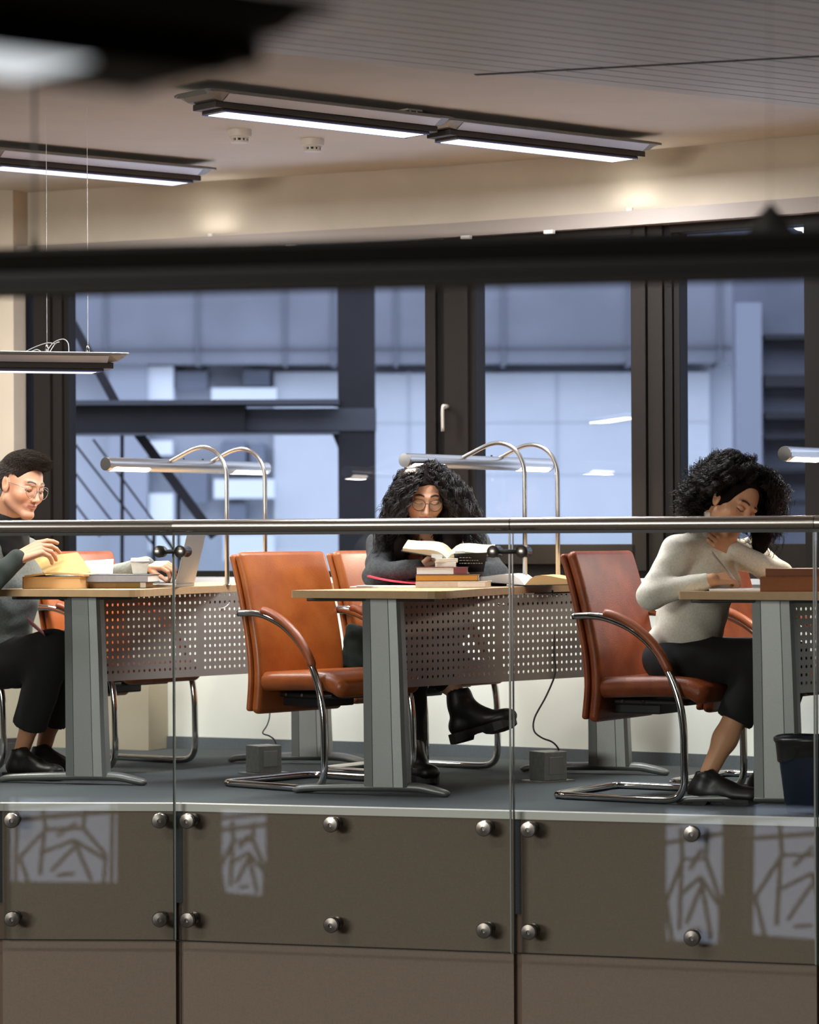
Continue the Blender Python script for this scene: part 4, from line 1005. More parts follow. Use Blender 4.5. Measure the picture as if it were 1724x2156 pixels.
# ================================================================== PEOPLE
class Field:
    """signed distance field on a rectilinear grid, turned into one continuous surface"""
    def __init__(s, lo, hi, step, fine=()):
        ax = []
        for k in range(3):
            v = [lo[k]]
            while v[-1] < hi[k]:
                st_ = step
                for c, r, fs in fine:
                    if c[k]-r-step <= v[-1] <= c[k]+r: st_ = min(st_, fs)
                v.append(v[-1]+st_)
            ax.append(np.array(v, np.float64))
        s.ax = ax; s.F = np.full([len(a) for a in ax], 1.0, np.float32)
    def blk(s, lo, hi):
        sl = []
        for k in range(3):
            a = np.searchsorted(s.ax[k], lo[k]); b = np.searchsorted(s.ax[k], hi[k]); sl.append(slice(max(a, 0), min(b, len(s.ax[k]))))
        return tuple(sl)
    def apply(s, fn, lo, hi, k=.01, mode='u'):
        sl = s.blk(lo, hi)
        if any(q.stop <= q.start for q in sl): return
        Xg = s.ax[0][sl[0]][:, None, None]; Yg = s.ax[1][sl[1]][None, :, None]; Zg = s.ax[2][sl[2]][None, None, :]
        d = fn(Xg, Yg, Zg); a = s.F[sl]
        if mode == 'u':
            h = np.clip(.5+.5*(a-d)/k, 0, 1); s.F[sl] = a*(1-h)+d*h-k*h*(1-h)
        else:
            h = np.clip(.5-.5*(a+d)/k, 0, 1); s.F[sl] = a*(1-h)+(-d)*h+k*h*(1-h)
    def cap(s, a, b, ra, rb, k=.012, mode='u'):
        a = np.array(a, float); b = np.array(b, float); m = max(ra, rb)+k+.03
        ba = b-a; L = ba.dot(ba)+1e-12
        def fn(x, y, z):
            t = np.clip(((x-a[0])*ba[0]+(y-a[1])*ba[1]+(z-a[2])*ba[2])/L, 0, 1)
            return np.sqrt((x-a[0]-t*ba[0])**2+(y-a[1]-t*ba[1])**2+(z-a[2]-t*ba[2])**2)-(ra+(rb-ra)*t)
        s.apply(fn, np.minimum(a, b)-m, np.maximum(a, b)+m, k, mode)
    def ell(s, c, R, rad, k=.02, mode='u'):
        c = np.array(c, float); m = max(rad)+k+.03; R = np.array(R, float)   # rows = local axes
        def fn(x, y, z):
            dx, dy, dz = x-c[0], y-c[1], z-c[2]
            q = [(dx*R[i][0]+dy*R[i][1]+dz*R[i][2])/rad[i] for i in range(3)]
            k0 = np.sqrt(q[0]**2+q[1]**2+q[2]**2); k1 = np.sqrt((q[0]/rad[0])**2+(q[1]/rad[1])**2+(q[2]/rad[2])**2)+1e-9
            return k0*(k0-1)/k1
        s.apply(fn, c-m, c+m, k, mode)
    def disp(s, amp, fr, seed=0):
        x = s.ax[0][:, None, None]; y = s.ax[1][None, :, None]; z = s.ax[2][None, None, :]
        s.F += (amp*(np.sin(fr*x+1.7*np.sin(fr*.55*z+seed)+seed)*np.sin(fr*.8*z+1.3*np.sin(fr*.7*x+seed*2)+fr*.6*y)+.4*np.sin(fr*2.1*(z+.4*x)+2*np.sin(fr*y)))).astype(np.float32)
    def mesh(s):
        F = s.F; n = F < 0
        c = [F[i:F.shape[0]-1+i, j:F.shape[1]-1+j, k:F.shape[2]-1+k] for i in (0, 1) for j in (0, 1) for k in (0, 1)]
        sg = sum((q < 0).astype(np.int8) for q in c); act = (sg > 0) & (sg < 8)
        I = np.argwhere(act); ids = np.full(act.shape, -1, np.int64); ids[act] = np.arange(len(I))
        vals = np.stack([q[act] for q in c], 1).astype(np.float64)
        offs = np.array([(i, j, k) for i in (0, 1) for j in (0, 1) for k in (0, 1)], float)
        acc = np.zeros((len(I), 3)); cnt = np.zeros(len(I))
        for a in range(8):
            for b in range(a+1, 8):
                if abs(offs[a]-offs[b]).sum() != 1: continue
                m = (vals[:, a] < 0) != (vals[:, b] < 0)
                t = vals[m, a]/(vals[m, a]-vals[m, b]); acc[m] += offs[a]+(offs[b]-offs[a])*t[:, None]; cnt[m] += 1
        P = acc/cnt[:, None]; V = np.empty_like(P)
        for k in range(3):
            A = s.ax[k]; V[:, k] = A[I[:, k]]+(A[I[:, k]+1]-A[I[:, k]])*P[:, k]
        Q = []
        for ax_ in range(3):
            u, v = [(1, 2), (2, 0), (0, 1)][ax_]
            lo = [slice(None)]*3; lo[ax_] = slice(0, -1); hi = [slice(None)]*3; hi[ax_] = slice(1, None)
            ch = n[tuple(lo)] != n[tuple(hi)]; E = np.argwhere(ch)
            E = E[(E[:, u] > 0) & (E[:, v] > 0) & (E[:, u] < n.shape[u]-1) & (E[:, v] < n.shape[v]-1)]
            inside = n[E[:, 0], E[:, 1], E[:, 2]]
            def cell(du, dv):
                q = E.copy(); q[:, u] += du; q[:, v] += dv; return ids[q[:, 0], q[:, 1], q[:, 2]]
            q = np.stack([cell(-1, -1), cell(0, -1), cell(0, 0), cell(-1, 0)], 1)
            q[~inside] = q[~inside][:, ::-1]; Q.append(q)
        return V, np.concatenate(Q)
def npmesh(name, V, Q, m, parent=None, smooth=True, cols=None):
    me = bpy.data.meshes.new(name); V = np.asarray(V, np.float32); Q = np.asarray(Q, np.int32)
    me.vertices.add(len(V)); me.vertices.foreach_set('co', V.ravel()); nf, k = Q.shape
    me.loops.add(nf*k); me.loops.foreach_set('vertex_index', Q.ravel())
    me.polygons.add(nf); me.polygons.foreach_set('loop_start', np.arange(0, nf*k, k, dtype=np.int32)); me.polygons.foreach_set('loop_total', np.full(nf, k, np.int32))
    me.polygons.foreach_set('use_smooth', np.full(nf, smooth)); me.materials.append(m); me.update(calc_edges=True); me.validate()
    if cols is not None:
        at_ = me.color_attributes.new('Col', 'FLOAT_COLOR', 'POINT'); at_.data.foreach_set('color', np.asarray(cols, np.float32).ravel())
    o = bpy.data.objects.new(name, me); COL.objects.link(o)
    if parent: o.parent = parent; o.matrix_parent_inverse = Matrix.Translation(-parent.location)
    return o
def V3(*p): return np.array(at(*p))
def frame(yaw, pitch, roll):
    y, p, r = map(math.radians, (yaw, pitch, roll))
    f = np.array((math.sin(y)*math.cos(p), -math.cos(y)*math.cos(p), -math.sin(p))); side = np.array((math.cos(y), math.sin(y), 0.0))
    up = np.cross(f, side)*1.0
    if up[2] < 0: up = -up
    return side*math.cos(r)-up*math.sin(r), f, up*math.cos(r)+side*math.sin(r)
def s_ell(x, y, z, c, r):
    a, b, d = (x-c[0])/r[0], (y-c[1])/r[1], (z-c[2])/r[2]
    k0 = np.sqrt(a*a+b*b+d*d); k1 = np.sqrt((a/r[0])**2+(b/r[1])**2+(d/r[2])**2)+1e-9
    return k0*(k0-1)/k1
def s_cap(x, y, z, a, b, ra, rb):
    ba = [b[i]-a[i] for i in range(3)]; L = sum(q*q for q in ba)+1e-12
    t = np.clip(((x-a[0])*ba[0]+(y-a[1])*ba[1]+(z-a[2])*ba[2])/L, 0, 1)
    return np.sqrt((x-a[0]-t*ba[0])**2+(y-a[1]-t*ba[1])**2+(z-a[2]-t*ba[2])**2)-(ra+(rb-ra)*t)
def smin(a, b, k):
    h = np.clip(.5+.5*(a-b)/k, 0, 1); return a*(1-h)+b*h-k*h*(1-h)
def smax(a, b, k): return -smin(-a, -b, k)
def head_sdf(x, y, z, male=False):
    """x to the side, y to the face, z up; origin between the ears"""
    ax = np.abs(x)
    d = s_ell(x, y, z, (0, -.014, .036), (.073, .093, .083))
    d = smin(d, s_ell(x, y, z, (0, .022, -.022), (.060, .068, .080)), .03)
    jw = .05 if male else .043
    d = smin(d, s_cap(ax, y, z, (jw, .008, -.058), (.012, .072, -.098), .020, .016), .025)
    d = smin(d, s_ell(x, y, z, (0, .080, -.094), (.021, .017, .015)), .018)
    d = smin(d, s_ell(ax, y, z, (.040, .055, -.026), (.024, .024, .022)), .03)            # cheekbones
    d = smin(d, s_cap(ax, y, z, (.008, .0835, .024), (.040, .072, .025), .0085 if male else .006, .0075), .012)   # brow
    d = smax(d, -s_ell(ax, y, z, (.031, .092, .003), (.018, .017, .0125)), .012)             # sockets
    d = smin(d, s_ell(ax, y, z, (.031, .0725, .002), (.0145, .0135, .0115)), .004)          # lidded eyes
    lid = s_ell(ax, y, z, (.031, .0735, .0055), (.0155, .0142, .0095)); d = smin(d, lid, .002)
    d = smin(d, s_cap(x, y, z, (0, .083, .014), (0, .1045, -.030), .0068, .0095), .009)     # nose
    d = smin(d, s_ell(x, y, z, (0, .105, -.033), (.0095, .009, .0080)), .005)
    d = smin(d, s_ell(ax, y, z, (.0115, .0955, -.036), (.0075, .0095, .0068)), .005)
    d = smax(d, -s_ell(ax, y, z, (.0065, .099, -.0425), (.0032, .005, .004)), .002)
    d = smin(d, s_ell(x, y, z, (0, .078, -.060), (.028, .016, .018)), .014)                # muzzle
    d = smin(d, s_cap(ax, y, z, (.004, .0955, -.0555), (.021, .0835, -.0590), .0048, .0030), .004)
    d = smin(d, s_cap(ax, y, z, (.0, .0935, -.0665), (.018, .0835, -.0625), .0060, .0032), .004)
    d = smax(d, -s_cap(ax, y, z, (.0, .101, -.0607), (.023, .088, -.0612), .0014, .0010), .002)
    ear = s_ell(ax-.07, y+.004+.25*(z+.005), z+.005, (.006, 0, 0), (.0085, .018, .031))
    ear = smax(ear, -s_ell(ax-.07, y+.004, z+.003, (.015, .003, .002), (.006, .010, .018)), .004)
    d = smin(d, ear, .006)
    return d
def head_paint(L, C, skin, lips, brow, hairc=None, stub=None, lash=(.015, .01, .008)):
    """pigment by place on the head: lips, brows, lashes, cheeks; shade painted in recesses"""
    x, y, z = L.T; ax = np.abs(x); near = (np.abs(L) < .16).all(1)
    def mix(m, col, w_=1.0):
        m = (m*w_)[:, None]; C[:, :3] = C[:, :3]*(1-m)+np.array(col)*m
    sm = lambda v, a, b: np.clip((v-a)/(b-a), 0, 1)
    blush = np.exp(-(((ax-.043)/.018)**2+((z+.028)/.016)**2))*near*(y > .03); mix(blush, np.array(skin)*(1.0, .72, .68), .45)
    lipm = near*(y > .076)*(ax < .025)*np.exp(-np.maximum(0, np.abs(z+.0607)-(.0095-.00020*(ax*1000)**1.2*.45))**2/.0012**2); mix(lipm*(ax < .024), lips, .85)
    cz = .0262+.0035*np.sin(np.clip((ax-.012)/.034, 0, 1)*PI)-.08*np.maximum(0, ax-.035)
    bm = near*(y > .05)*sm(.0038-np.abs(z-cz-.002), -.0008, .0014)*sm(ax, .010, .013)*sm(.050-ax, 0, .006); mix(bm, brow, 1.0)
    lz = -.0018-.0035*np.sin(np.clip((ax-.017)/.028, 0, 1)*PI)
    lm = near*(y > .055)*sm(.0024-np.abs(z-lz), -.0004, .0010)*sm(ax, .015, .018)*sm(.0485-ax, 0, .002); mix(lm, lash, .95)
    sh = near*(y > .055)*np.exp(-(((ax-.031)/.016)**2+((z-.010)/.007)**2)); mix(sh, np.array(skin)*.62, .45)  # socket shade painted into the skin
    nz = near*(y > .085)*np.exp(-(((ax-.0065)/.0028)**2+((z+.0425)/.0022)**2)); mix(nz, np.array(skin)*.25, .8)  # dark of the nostrils painted on
    mc = near*(y > .08)*(ax < .022)*(ax < .019)*np.exp(-((z+.0610)/.0010)**2); mix(mc, np.array(lips)*.4, .7)  # shade of the mouth crease painted in
    if hairc is not None:
        hl = near*((z > .088-.9*np.maximum(0, .03-y)*1.0)*(y > -.03)*(z > .03)+(y <= -.03)*(z > -.06) > 0); mix(hl.astype(float), hairc, 1)
    if stub is not None:
        stm = near*(y > 0)*sm(-.045-z, 0, .02); mix(stm, stub, .25)
def hand(Fd, W, D, N, T, curls, spread=.1, thumb=(.6, .5), sc=1.0):
    """W wrist, D toward the fingers, N back of the hand, T thumb side"""
    W, D, N, T = [np.array(q, float) for q in (W, D, N, T)]
    D = D/np.linalg.norm(D); N = N-D*N.dot(D); N /= np.linalg.norm(N); T0 = np.cross(D, N); T = T0 if T0.dot(T) > 0 else -T0
    lens = [.074, .082, .076, .060]; tips = []
    for i in range(4):
        off = (.029-.0195*i)*sc; base = W+D*.012+T*off*.55
        K = W+D*(.088-.004*abs(i-1.2))*sc+T*off
        Fd.cap(base, K, .0135*sc, .0098*sc, .006)
        ang = 0; p = K; d0 = D+T*spread*(1.5-i)*.35; d0 /= np.linalg.norm(d0)
        segs = [lens[i]*.46*sc, lens[i]*.30*sc, lens[i]*.24*sc]; rr = [.0090, .0080, .0072, .0062]
        c = curls[i] if isinstance(curls[0], (list, tuple)) else curls
        for j in range(3):
            ang += c[j]; dd = d0*math.cos(ang)-N*math.sin(ang); q = p+dd*segs[j]
            Fd.cap(p, q, rr[j]*sc, rr[j+1]*sc, .0022); p = q
        tips.append(p)
    tb = W+D*.022+T*.017-N*.006; a, b = thumb
    d1 = D*math.cos(a)+T*math.sin(a)-N*.35; d1 /= np.linalg.norm(d1); m1 = tb+d1*.043*sc
    d2 = D*math.cos(a*b)+T*math.sin(a*b)-N*.45; d2 /= np.linalg.norm(d2); m2 = m1+d2*.032*sc; m3 = m2+(d2-N*.15)*.026*sc
    Fd.cap(tb, m1, .014*sc, .0105*sc, .006); Fd.cap(m1, m2, .0100*sc, .0088*sc, .003); Fd.cap(m2, m3, .0088*sc, .0068*sc, .002)
    return tips+[m3]
def strands(name, pts, rad, m, parent, taper=True):
    """pts (n, k, 3) -> thin three-sided tubes in one mesh"""
    n, k, _ = pts.shape
    t = np.gradient(pts, axis=1); t /= np.linalg.norm(t, axis=2, keepdims=True)+1e-9
    a = np.cross(t, np.array((.31, .52, .79))); a /= np.linalg.norm(a, axis=2, keepdims=True)+1e-9; b = np.cross(t, a)
    r = rad*(np.linspace(1, .35, k) if taper else np.ones(k))[None, :, None]
    V = np.stack([pts+(a*math.cos(q)+b*math.sin(q))*r for q in (0, 2*PI/3, 4*PI/3)], 2).reshape(-1, 3)
    i, j, s_ = np.meshgrid(np.arange(n), np.arange(k-1), np.arange(3), indexing='ij'); s2 = (s_+1) % 3
    f = lambda jj, ss: (i*k+jj)*3+ss
    Q = np.stack([f(j, s_), f(j, s2), f(j+1, s2), f(j+1, s_)], -1).reshape(-1, 4)
    return npmesh(name, V, Q, m, parent)
def scalp_roots(n, C, R, mask, rg, infl=1.03):
    out = []; tries = 0
    c = np.array((0, -.014, .036)); r = np.array((.073, .093, .083))*infl
    while len(out) < n and tries < 40:
        u = rg.normal(size=(n, 3)); u /= np.linalg.norm(u, axis=1, keepdims=True); L = c+u*r
        ok = mask(L); out += list(zip(L[ok], u[ok])); tries += 1
    out = out[:n]; L = np.array([o[0] for o in out]); U = np.array([o[1] for o in out]); B = np.array(R)
    return L, C+L@B, U@B
def glasses(parent, C, R, m, rim=.0013, rr=.0235):
    B = np.array(R); g = MB()
    def Wp(l): return Vector(C+np.array(l)@B)
    for s in (-1, 1):
        ring = [Wp((s*.0315+rr*1.04*math.cos(a), .1005-.006*abs(math.cos(a)) if s*math.cos(a) > 0 else .1005, -.002+rr*math.sin(a))) for a in np.linspace(0, 2*PI, 33)]
        g.tube(ring, rim, 6, cap=False)
        g.tube([Wp((s*.054, .096, .006)), Wp((s*.072, .06, .008)), Wp((s*.0775, .0, .008)), Wp((s*.077, -.02, -.004))], rim, 6)
    g.tube(smoothpath([Wp((-.008, .102, .002)), Wp((0, .104, .006)), Wp((.008, .102, .002))], 4), rim, 6)
    o = g.build('glasses', m, None, smooth=True); o.parent = parent; o.matrix_parent_inverse = Matrix.Translation(-parent.location)
    for s in (-1, 1):
        V = [Wp((s*.0315+rr*math.cos(a), .1003, -.002+rr*math.sin(a))) for a in np.linspace(0, 2*PI, 24, endpoint=False)]
        le = mesh('lens', V, [tuple(range(24))], M['lensglass']); le.parent = o
    return o
M['lensglass'] = glassmat('lens_glass', (.97, .98, .97), 1.5, 1.6)
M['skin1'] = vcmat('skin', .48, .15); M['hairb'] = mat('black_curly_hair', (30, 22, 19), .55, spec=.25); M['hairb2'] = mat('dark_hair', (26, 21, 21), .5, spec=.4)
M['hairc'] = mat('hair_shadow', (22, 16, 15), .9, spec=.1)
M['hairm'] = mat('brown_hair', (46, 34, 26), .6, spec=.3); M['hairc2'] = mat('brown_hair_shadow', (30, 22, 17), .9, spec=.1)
M['shoe'] = mat('black_shoe_leather', (14, 13, 13), .42); M['sole'] = mat('black_rubber', (15, 15, 15), .6); M['lace'] = mat('black_laces', (34, 33, 32), .8)
def knit(name, c, rough=.9, bump=.5, sc=420, noise=.08):
    return mat(name, c, rough, noise=noise, nscale=sc/3, bump=bump, bscale=sc)
def shoe(parent, heel, toe, size=.27, boot=0, shaft=None, up=None, w_=.040):
    heel = np.array(heel, float); toe = np.array(toe, float); d = toe-heel; d /= np.linalg.norm(d)
    u = np.array(up if up is not None else (0, 0, 1.0)); u = u-d*u.dot(d); u /= np.linalg.norm(u); sd_ = np.cross(d, u)
    th = .034 if boot else .022; ex = 1.12 if boot else 1.0
    def P(a, b, c=0): return heel+d*a*size+u*b+sd_*c
    R = (d, sd_, u)
    lo = np.minimum(heel, toe)-.13; hi = np.maximum(heel, toe)+.13
    if shaft is not None: lo = np.minimum(lo, np.array(shaft)-.08); hi = np.maximum(hi, np.array(shaft)+.08)
    Fd = Field(lo, hi, .0045)
    Fd.ell(P(.13, th+.026), R, (.043, .032*ex, .040), .02); Fd.ell(P(.42, th+.022), R, (.085, .033*ex, .036*ex), .03)
    Fd.ell(P(.74, th+.014), R, (.070, w_*ex, .028*ex), .03); Fd.ell(P(.88, th+.012), R, (.038, w_*.88, .025*ex), .02)
    top = P(.20, th+.075) if shaft is None else np.array(shaft, float)
    Fd.cap(P(.17, th+.05), top, .031*ex, .033 if shaft is None else .047, .02)
    Fd.cap(P(.55, th+.036), P(.27, th+.075), .022, .026, .025)
    if boot: Fd.cap(P(.50, th+.035), top*.6+P(.25, .08)*.4, .034, .046, .03)
    if shaft is None: Fd.cap(top+u*.004, top+u*.06, .024, .034, .004, 'sub')
    else: Fd.cap(top+u*.012, top+u*.08, .038, .044, .004, 'sub')
    c0 = P(0, th*.75)
    def below(x, y, z): return (x-c0[0])*u[0]+(y-c0[1])*u[1]+(z-c0[2])*u[2]
    Fd.apply(below, lo, hi, .003, 'sub')
    V, Q = Fd.mesh(); root = npmesh('shoe' if not boot else 'boot', V, Q, M['shoe'], parent)
    e = .003 if boot else .0015
    out = [(-.045, .012), (-.03, .026*ex+e), (.08, .032*ex+e), (.25, .031*ex+e), (.285, .030*ex+e), (.33, .030*ex+e), (.48, .032*ex+e), (.56, .034*ex+e), (.72, w_*ex+e), (.86, w_*ex*.93+e), (.96, w_*.62), (1.01, w_*.2)]
    ol = out+[(a_, -b_) for a_, b_ in reversed(out)]; mb = MB()
    def bz(a_): return 0 if a_ < .27 or a_ > .57 else (th*.52 if .3 < a_ < .5 else th*.52 if a_ <= .3 else 0)
    def toeup(a_): return max(0, a_-.8)*.05
    mb.loft([[Vector(P(a_, bz(a_)+toeup(a_), b_*.97)) for a_, b_ in ol], [Vector(P(a_, max(th*.6, bz(a_))+toeup(a_)*.6, b_)) for a_, b_ in ol], [Vector(P(a_, th, b_)) for a_, b_ in ol], [Vector(P(a_, th+.002, b_*.93)) for a_, b_ in ol]][::-1])
    so = mb.build('sole', M['sole']); so.parent = root
    lc = MB()
    for k in range(4):
        a_ = .36+.065*k; hz = th+.079-.011*k; lc.tube(smoothpath([Vector(P(a_, hz-.010, -.017)), Vector(P(a_+.01, hz, 0)), Vector(P(a_, hz-.010, .017))], 3), .0022, 6)
    if not boot:
        l_ = lc.build('laces', M['lace'], None, smooth=True); l_.parent = root
    return root
def wave_strands(P0, dirs, rg, n_pts, length, curl_r, turns, grav, attract=None, phase=None, out=.05, grow=None):
    n = len(P0); s_ = np.linspace(0, 1, n_pts)[None, :, None]; L = length[:, None, None]
    g = np.array((0, 0, -1.0))
    path = P0[:, None, :]+dirs[:, None, :]*L*(out*(1-np.exp(-s_*4)))+g*L*grav*s_**1.35
    if attract is not None: path = path+attract[:, None, :]*s_**1.2
    a = rg.uniform(0, 2*PI, n)[:, None, None]; w_ = turns[:, None, None]*2*PI*s_+a
    e1 = np.cross(dirs, (0.2, .1, 1.0)); e1 /= np.linalg.norm(e1, axis=1, keepdims=True)+1e-9; e2 = np.cross(dirs, e1)
    amp = curl_r[:, None, None]*np.clip(s_*5, 0, 1)
    return path+amp*(e1[:, None, :]*np.cos(w_)+e2[:, None, :]*np.sin(w_)*.7+g*np.sin(w_)*.55)
def ringlets(n, per, C, R, mask, rg, spread=.0045):
    """clumps of strands that share one curl"""
    L, P, U = scalp_roots(n, C, R, mask, rg)
    rep = np.repeat(np.arange(len(P)), per); off = rg.normal(0, spread, (len(rep), 3))
    return L[rep], P[rep], U[rep], off, rep, len(P)
def curl_set(P, U, off, rep, rg, n_pts, length, cr, turns, grav, att, out):
    """per-clump arrays length, cr, turns, att"""
    nc = len(length); ph = rg.uniform(0, 2*PI, nc)
    s_ = np.linspace(0, 1, n_pts)[None, :, None]; L = (length[rep]*rg.uniform(.85, 1.1, len(rep)))[:, None, None]
    g = np.array((0, 0, -1.0))
    path = P[:, None, :]+U[:, None, :]*L*(out*(1-np.exp(-s_*3)))+g*L*grav*s_**1.6+att[rep][:, None, :]*s_**1.2
    a = (ph[rep]+rg.normal(0, .25, len(rep)))[:, None, None]; w_ = turns[rep][:, None, None]*2*PI*s_+a
    ax_ = U*.6+np.array((0, 0, -.6)); ax_ /= np.linalg.norm(ax_, axis=1, keepdims=True)+1e-9
    e1 = np.cross(ax_, (.3, .9, .1)); e1 /= np.linalg.norm(e1, axis=1, keepdims=True)+1e-9; e2 = np.cross(ax_, e1)
    amp = cr[rep][:, None, None]*np.clip(s_*4, 0, 1)
    return path+off[:, None, :]*(.6+.5*s_)+amp*(e1[:, None, :]*np.cos(w_)+e2[:, None, :]*np.sin(w_))
# ------------------------------------------------------------------ the writing woman
def body_core(Fd, J, heavy=1.0):
    Fd.cap(J['pelvis'], J['chest'], .115*heavy, .105*heavy, .03); Fd.cap(J['chest'], J['neck'], .10*heavy, .05, .03)
    Fd.cap(J['shR'], J['shL'], .045, .045, .03)
    for s in 'RL':
        Fd.cap(J['sh'+s], J['el'+s], .042, .036, .02); Fd.cap(J['el'+s], J['wr'+s], .036, .0235, .02)
        Fd.cap(J['hip'+s], J['kn'+s], .075, .052, .03); Fd.cap(J['kn'+s], J['kn'+s]*.3+J['an'+s]*.7, .050, .040, .03); Fd.cap(J['kn'+s]*.3+J['an'+s]*.7, J['an'+s], .038, .030, .03)
def make_person(label, J, Hc, HR, skin, lips, brow, hands, male=False, hairc=None, stub=None, neck_r=.052, extra=None):
    pts = [v for v in J.values()]+[Hc]
    lo = np.min(pts, 0)-.17; hi = np.max(pts, 0)+.17
    fine = [(Hc, .125, .0026)]+[(h[0]+np.array(h[1])/np.linalg.norm(h[1])*.08, .10, .0026) for h in hands]
    Fd = Field(lo, hi, .010, fine)
    body_core(Fd, J)
    B = np.array(HR)
    nk = Hc+np.array((0, -.025, -.06))@B
    Fd.cap(nk, J['neck'], neck_r, neck_r*1.12, .02)
    def hf(x, y, z):
        dx, dy, dz = x-Hc[0], y-Hc[1], z-Hc[2]
        return head_sdf(*[dx*B[i][0]+dy*B[i][1]+dz*B[i][2] for i in range(3)], male=male)
    Fd.apply(hf, Hc-.15, Hc+.15, .014)
    for h in hands: hand(Fd, *h)
    if extra: extra(Fd)
    V, Q = Fd.mesh()
    C = np.ones((len(V), 4)); sk = np.array(lin(skin)[:3]); C[:, :3] = sk
    head_paint((V-Hc)@B.T, C, sk, lin(lips)[:3], lin(brow)[:3], lin(hairc)[:3] if hairc else None, lin(stub)[:3] if stub else None)
    root = empty('person', Vector((J['pelvis'][0], J['pelvis'][1], 0)), 0, label, 'person')
    npmesh('body', V, Q, M['skin1'], root, cols=C)
    return root
def cloth(name, root, prims, m, step=.007, disp=(.003, 38), seed=0, subs=(), cuts=()):
    pts = []
    for p in prims:
        if p[0] == 'c': pts += [np.array(p[1])-max(p[3:5]), np.array(p[1])+max(p[3:5]), np.array(p[2])-max(p[3:5]), np.array(p[2])+max(p[3:5])]
        else: pts += [np.array(p[1])-max(p[3]), np.array(p[1])+max(p[3])]
    Fd = Field(np.min(pts, 0)-.03, np.max(pts, 0)+.03, step)
    for p in prims:
        if p[0] == 'c': Fd.cap(p[1], p[2], p[3], p[4], p[5] if len(p) > 5 else .03)
        else: Fd.ell(p[1], p[2], p[3], p[4] if len(p) > 4 else .03)
    if disp: Fd.disp(disp[0], disp[1], seed)
    for p in subs: Fd.cap(p[1], p[2], p[3], p[4], .004, 'sub')
    for c0, nrm in cuts:      # flat hem: take away what lies beyond the plane, near it
        c0 = np.array(c0); nrm = np.array(nrm)/np.linalg.norm(nrm)
        def pl(x, y, z): 
            h = (x-c0[0])*nrm[0]+(y-c0[1])*nrm[1]+(z-c0[2])*nrm[2]
            rr_ = np.sqrt((x-c0[0])**2+(y-c0[1])**2+(z-c0[2])**2)-.13
            return np.maximum(-h, rr_)
        Fd.apply(pl, c0-.17, c0+.17, .003, 'sub')
    V, Q = Fd.mesh(); return npmesh(name, V, Q, m, root)
def clear_face(P, C, R, ylim=.045, zt=.080, xr=.070, xo=0):
    L = (P-C)@np.array(R).T
    bad = ((L[..., 1] > ylim) & (np.abs(L[..., 0]+xo) < xr) & (L[..., 2] < zt) & (L[..., 2] > -.13)).any(1)
    return P[~bad]
def ortho(f, up=(0, 0, 1.0)):
    f = np.array(f, float); f /= np.linalg.norm(f); s_ = np.cross(f, up); s_ /= np.linalg.norm(s_); return s_, f, np.cross(s_, f)
# --- woman 3 ---------------------------------------------------------------
J = dict(pelvis=V3(1437, 1378, 10.26), chest=V3(1472, 1222, 10.16), neck=V3(1512, 1140, 10.12), shR=V3(1428, 1163, 10.05), shL=V3(1578, 1168, 10.30),
         elR=V3(1370, 1254, 9.98), wrR=V3(1500, 1221, 9.93), elL=V3(1640, 1212, 10.16), wrL=V3(1545, 1157, 10.06),
         hipR=V3(1432, 1392, 10.18), hipL=V3(1480, 1392, 10.36), knR=V3(1606, 1392, 10.10), knL=V3(1665, 1392, 10.32), anR=V3(1492, 1626, 10.06), anL=V3(1606, 1622, 10.24))
Hc = V3(1541, 1062, 10.07); HR = frame(34, 22, 24)
hands = [(J['wrR'], V3(1560, 1215, 9.96)-J['wrR'], (-.15, -.55, .8), (0, -.3, 1), [(.75, .9, .5), (.85, 1.0, .6), (.95, 1.1, .6), (1.0, 1.1, .6)], .05, (.5, .4), .88),
         (J['wrL'], V3(1508, 1133, 10.02)-J['wrL'], (.2, -.9, -.4), (-.3, 0, 1), (.7, .9, .5), .05, (.4, .4), .88)]
W3 = make_person('woman with big black curls in a cream turtleneck writing at the right desk', J, Hc, HR, (216, 160, 122), (168, 84, 72), (44, 28, 22), hands, hairc=(24, 17, 15))
cream = knit('cream_knit', (238, 231, 216), .85, .35)
tf = np.array((.72, -.69, 0)); spine = J['neck']-J['pelvis']; sx_, sf_, su_ = ortho(tf, spine/np.linalg.norm(spine))
RT = (sx_, sf_, np.cross(sx_, sf_))
cloth('sweater', W3, [('e', J['chest'], RT, (.145, .105, .17), .04), ('e', (J['pelvis']*.55+J['chest']*.45), RT, (.135, .112, .13), .05), ('e', J['pelvis']+np.array((0, 0, .055)), RT, (.142, .122, .07), .04),
    ('c', J['shR'], J['shL'], .055, .055, .05), ('c', J['chest'], J['neck'], .10, .06, .05),
    ('c', J['shR'], J['elR'], .056, .048, .03), ('c', J['elR'], J['wrR']*.88+J['elR']*.12, .047, .031, .02),
    ('c', J['shL'], J['elL'], .054, .047, .03), ('c', J['elL'], J['wrL'], .046, .032, .02),
    ('e', J['chest']+tf*.075+sx_*.055+np.array((0, 0, -.01)), RT, (.058, .045, .055), .04), ('e', J['chest']+tf*.075-sx_*.055+np.array((0, 0, -.01)), RT, (.058, .045, .055), .04)], cream, .006, (.0028, 34), 1)
neckd = (Hc+np.array((0, -.02, -.07))@np.array(HR))
n2 = J['neck']+(neckd-J['neck'])*.9
cloth('turtleneck_collar', W3, [('c', J['neck']-(neckd-J['neck'])*.1, n2, .066, .060, .02)], cream, .004, (.0022, 90), 3)
blackcloth = knit('black_trousers', (17, 17, 19), .9, .3)
pv = J['pelvis']
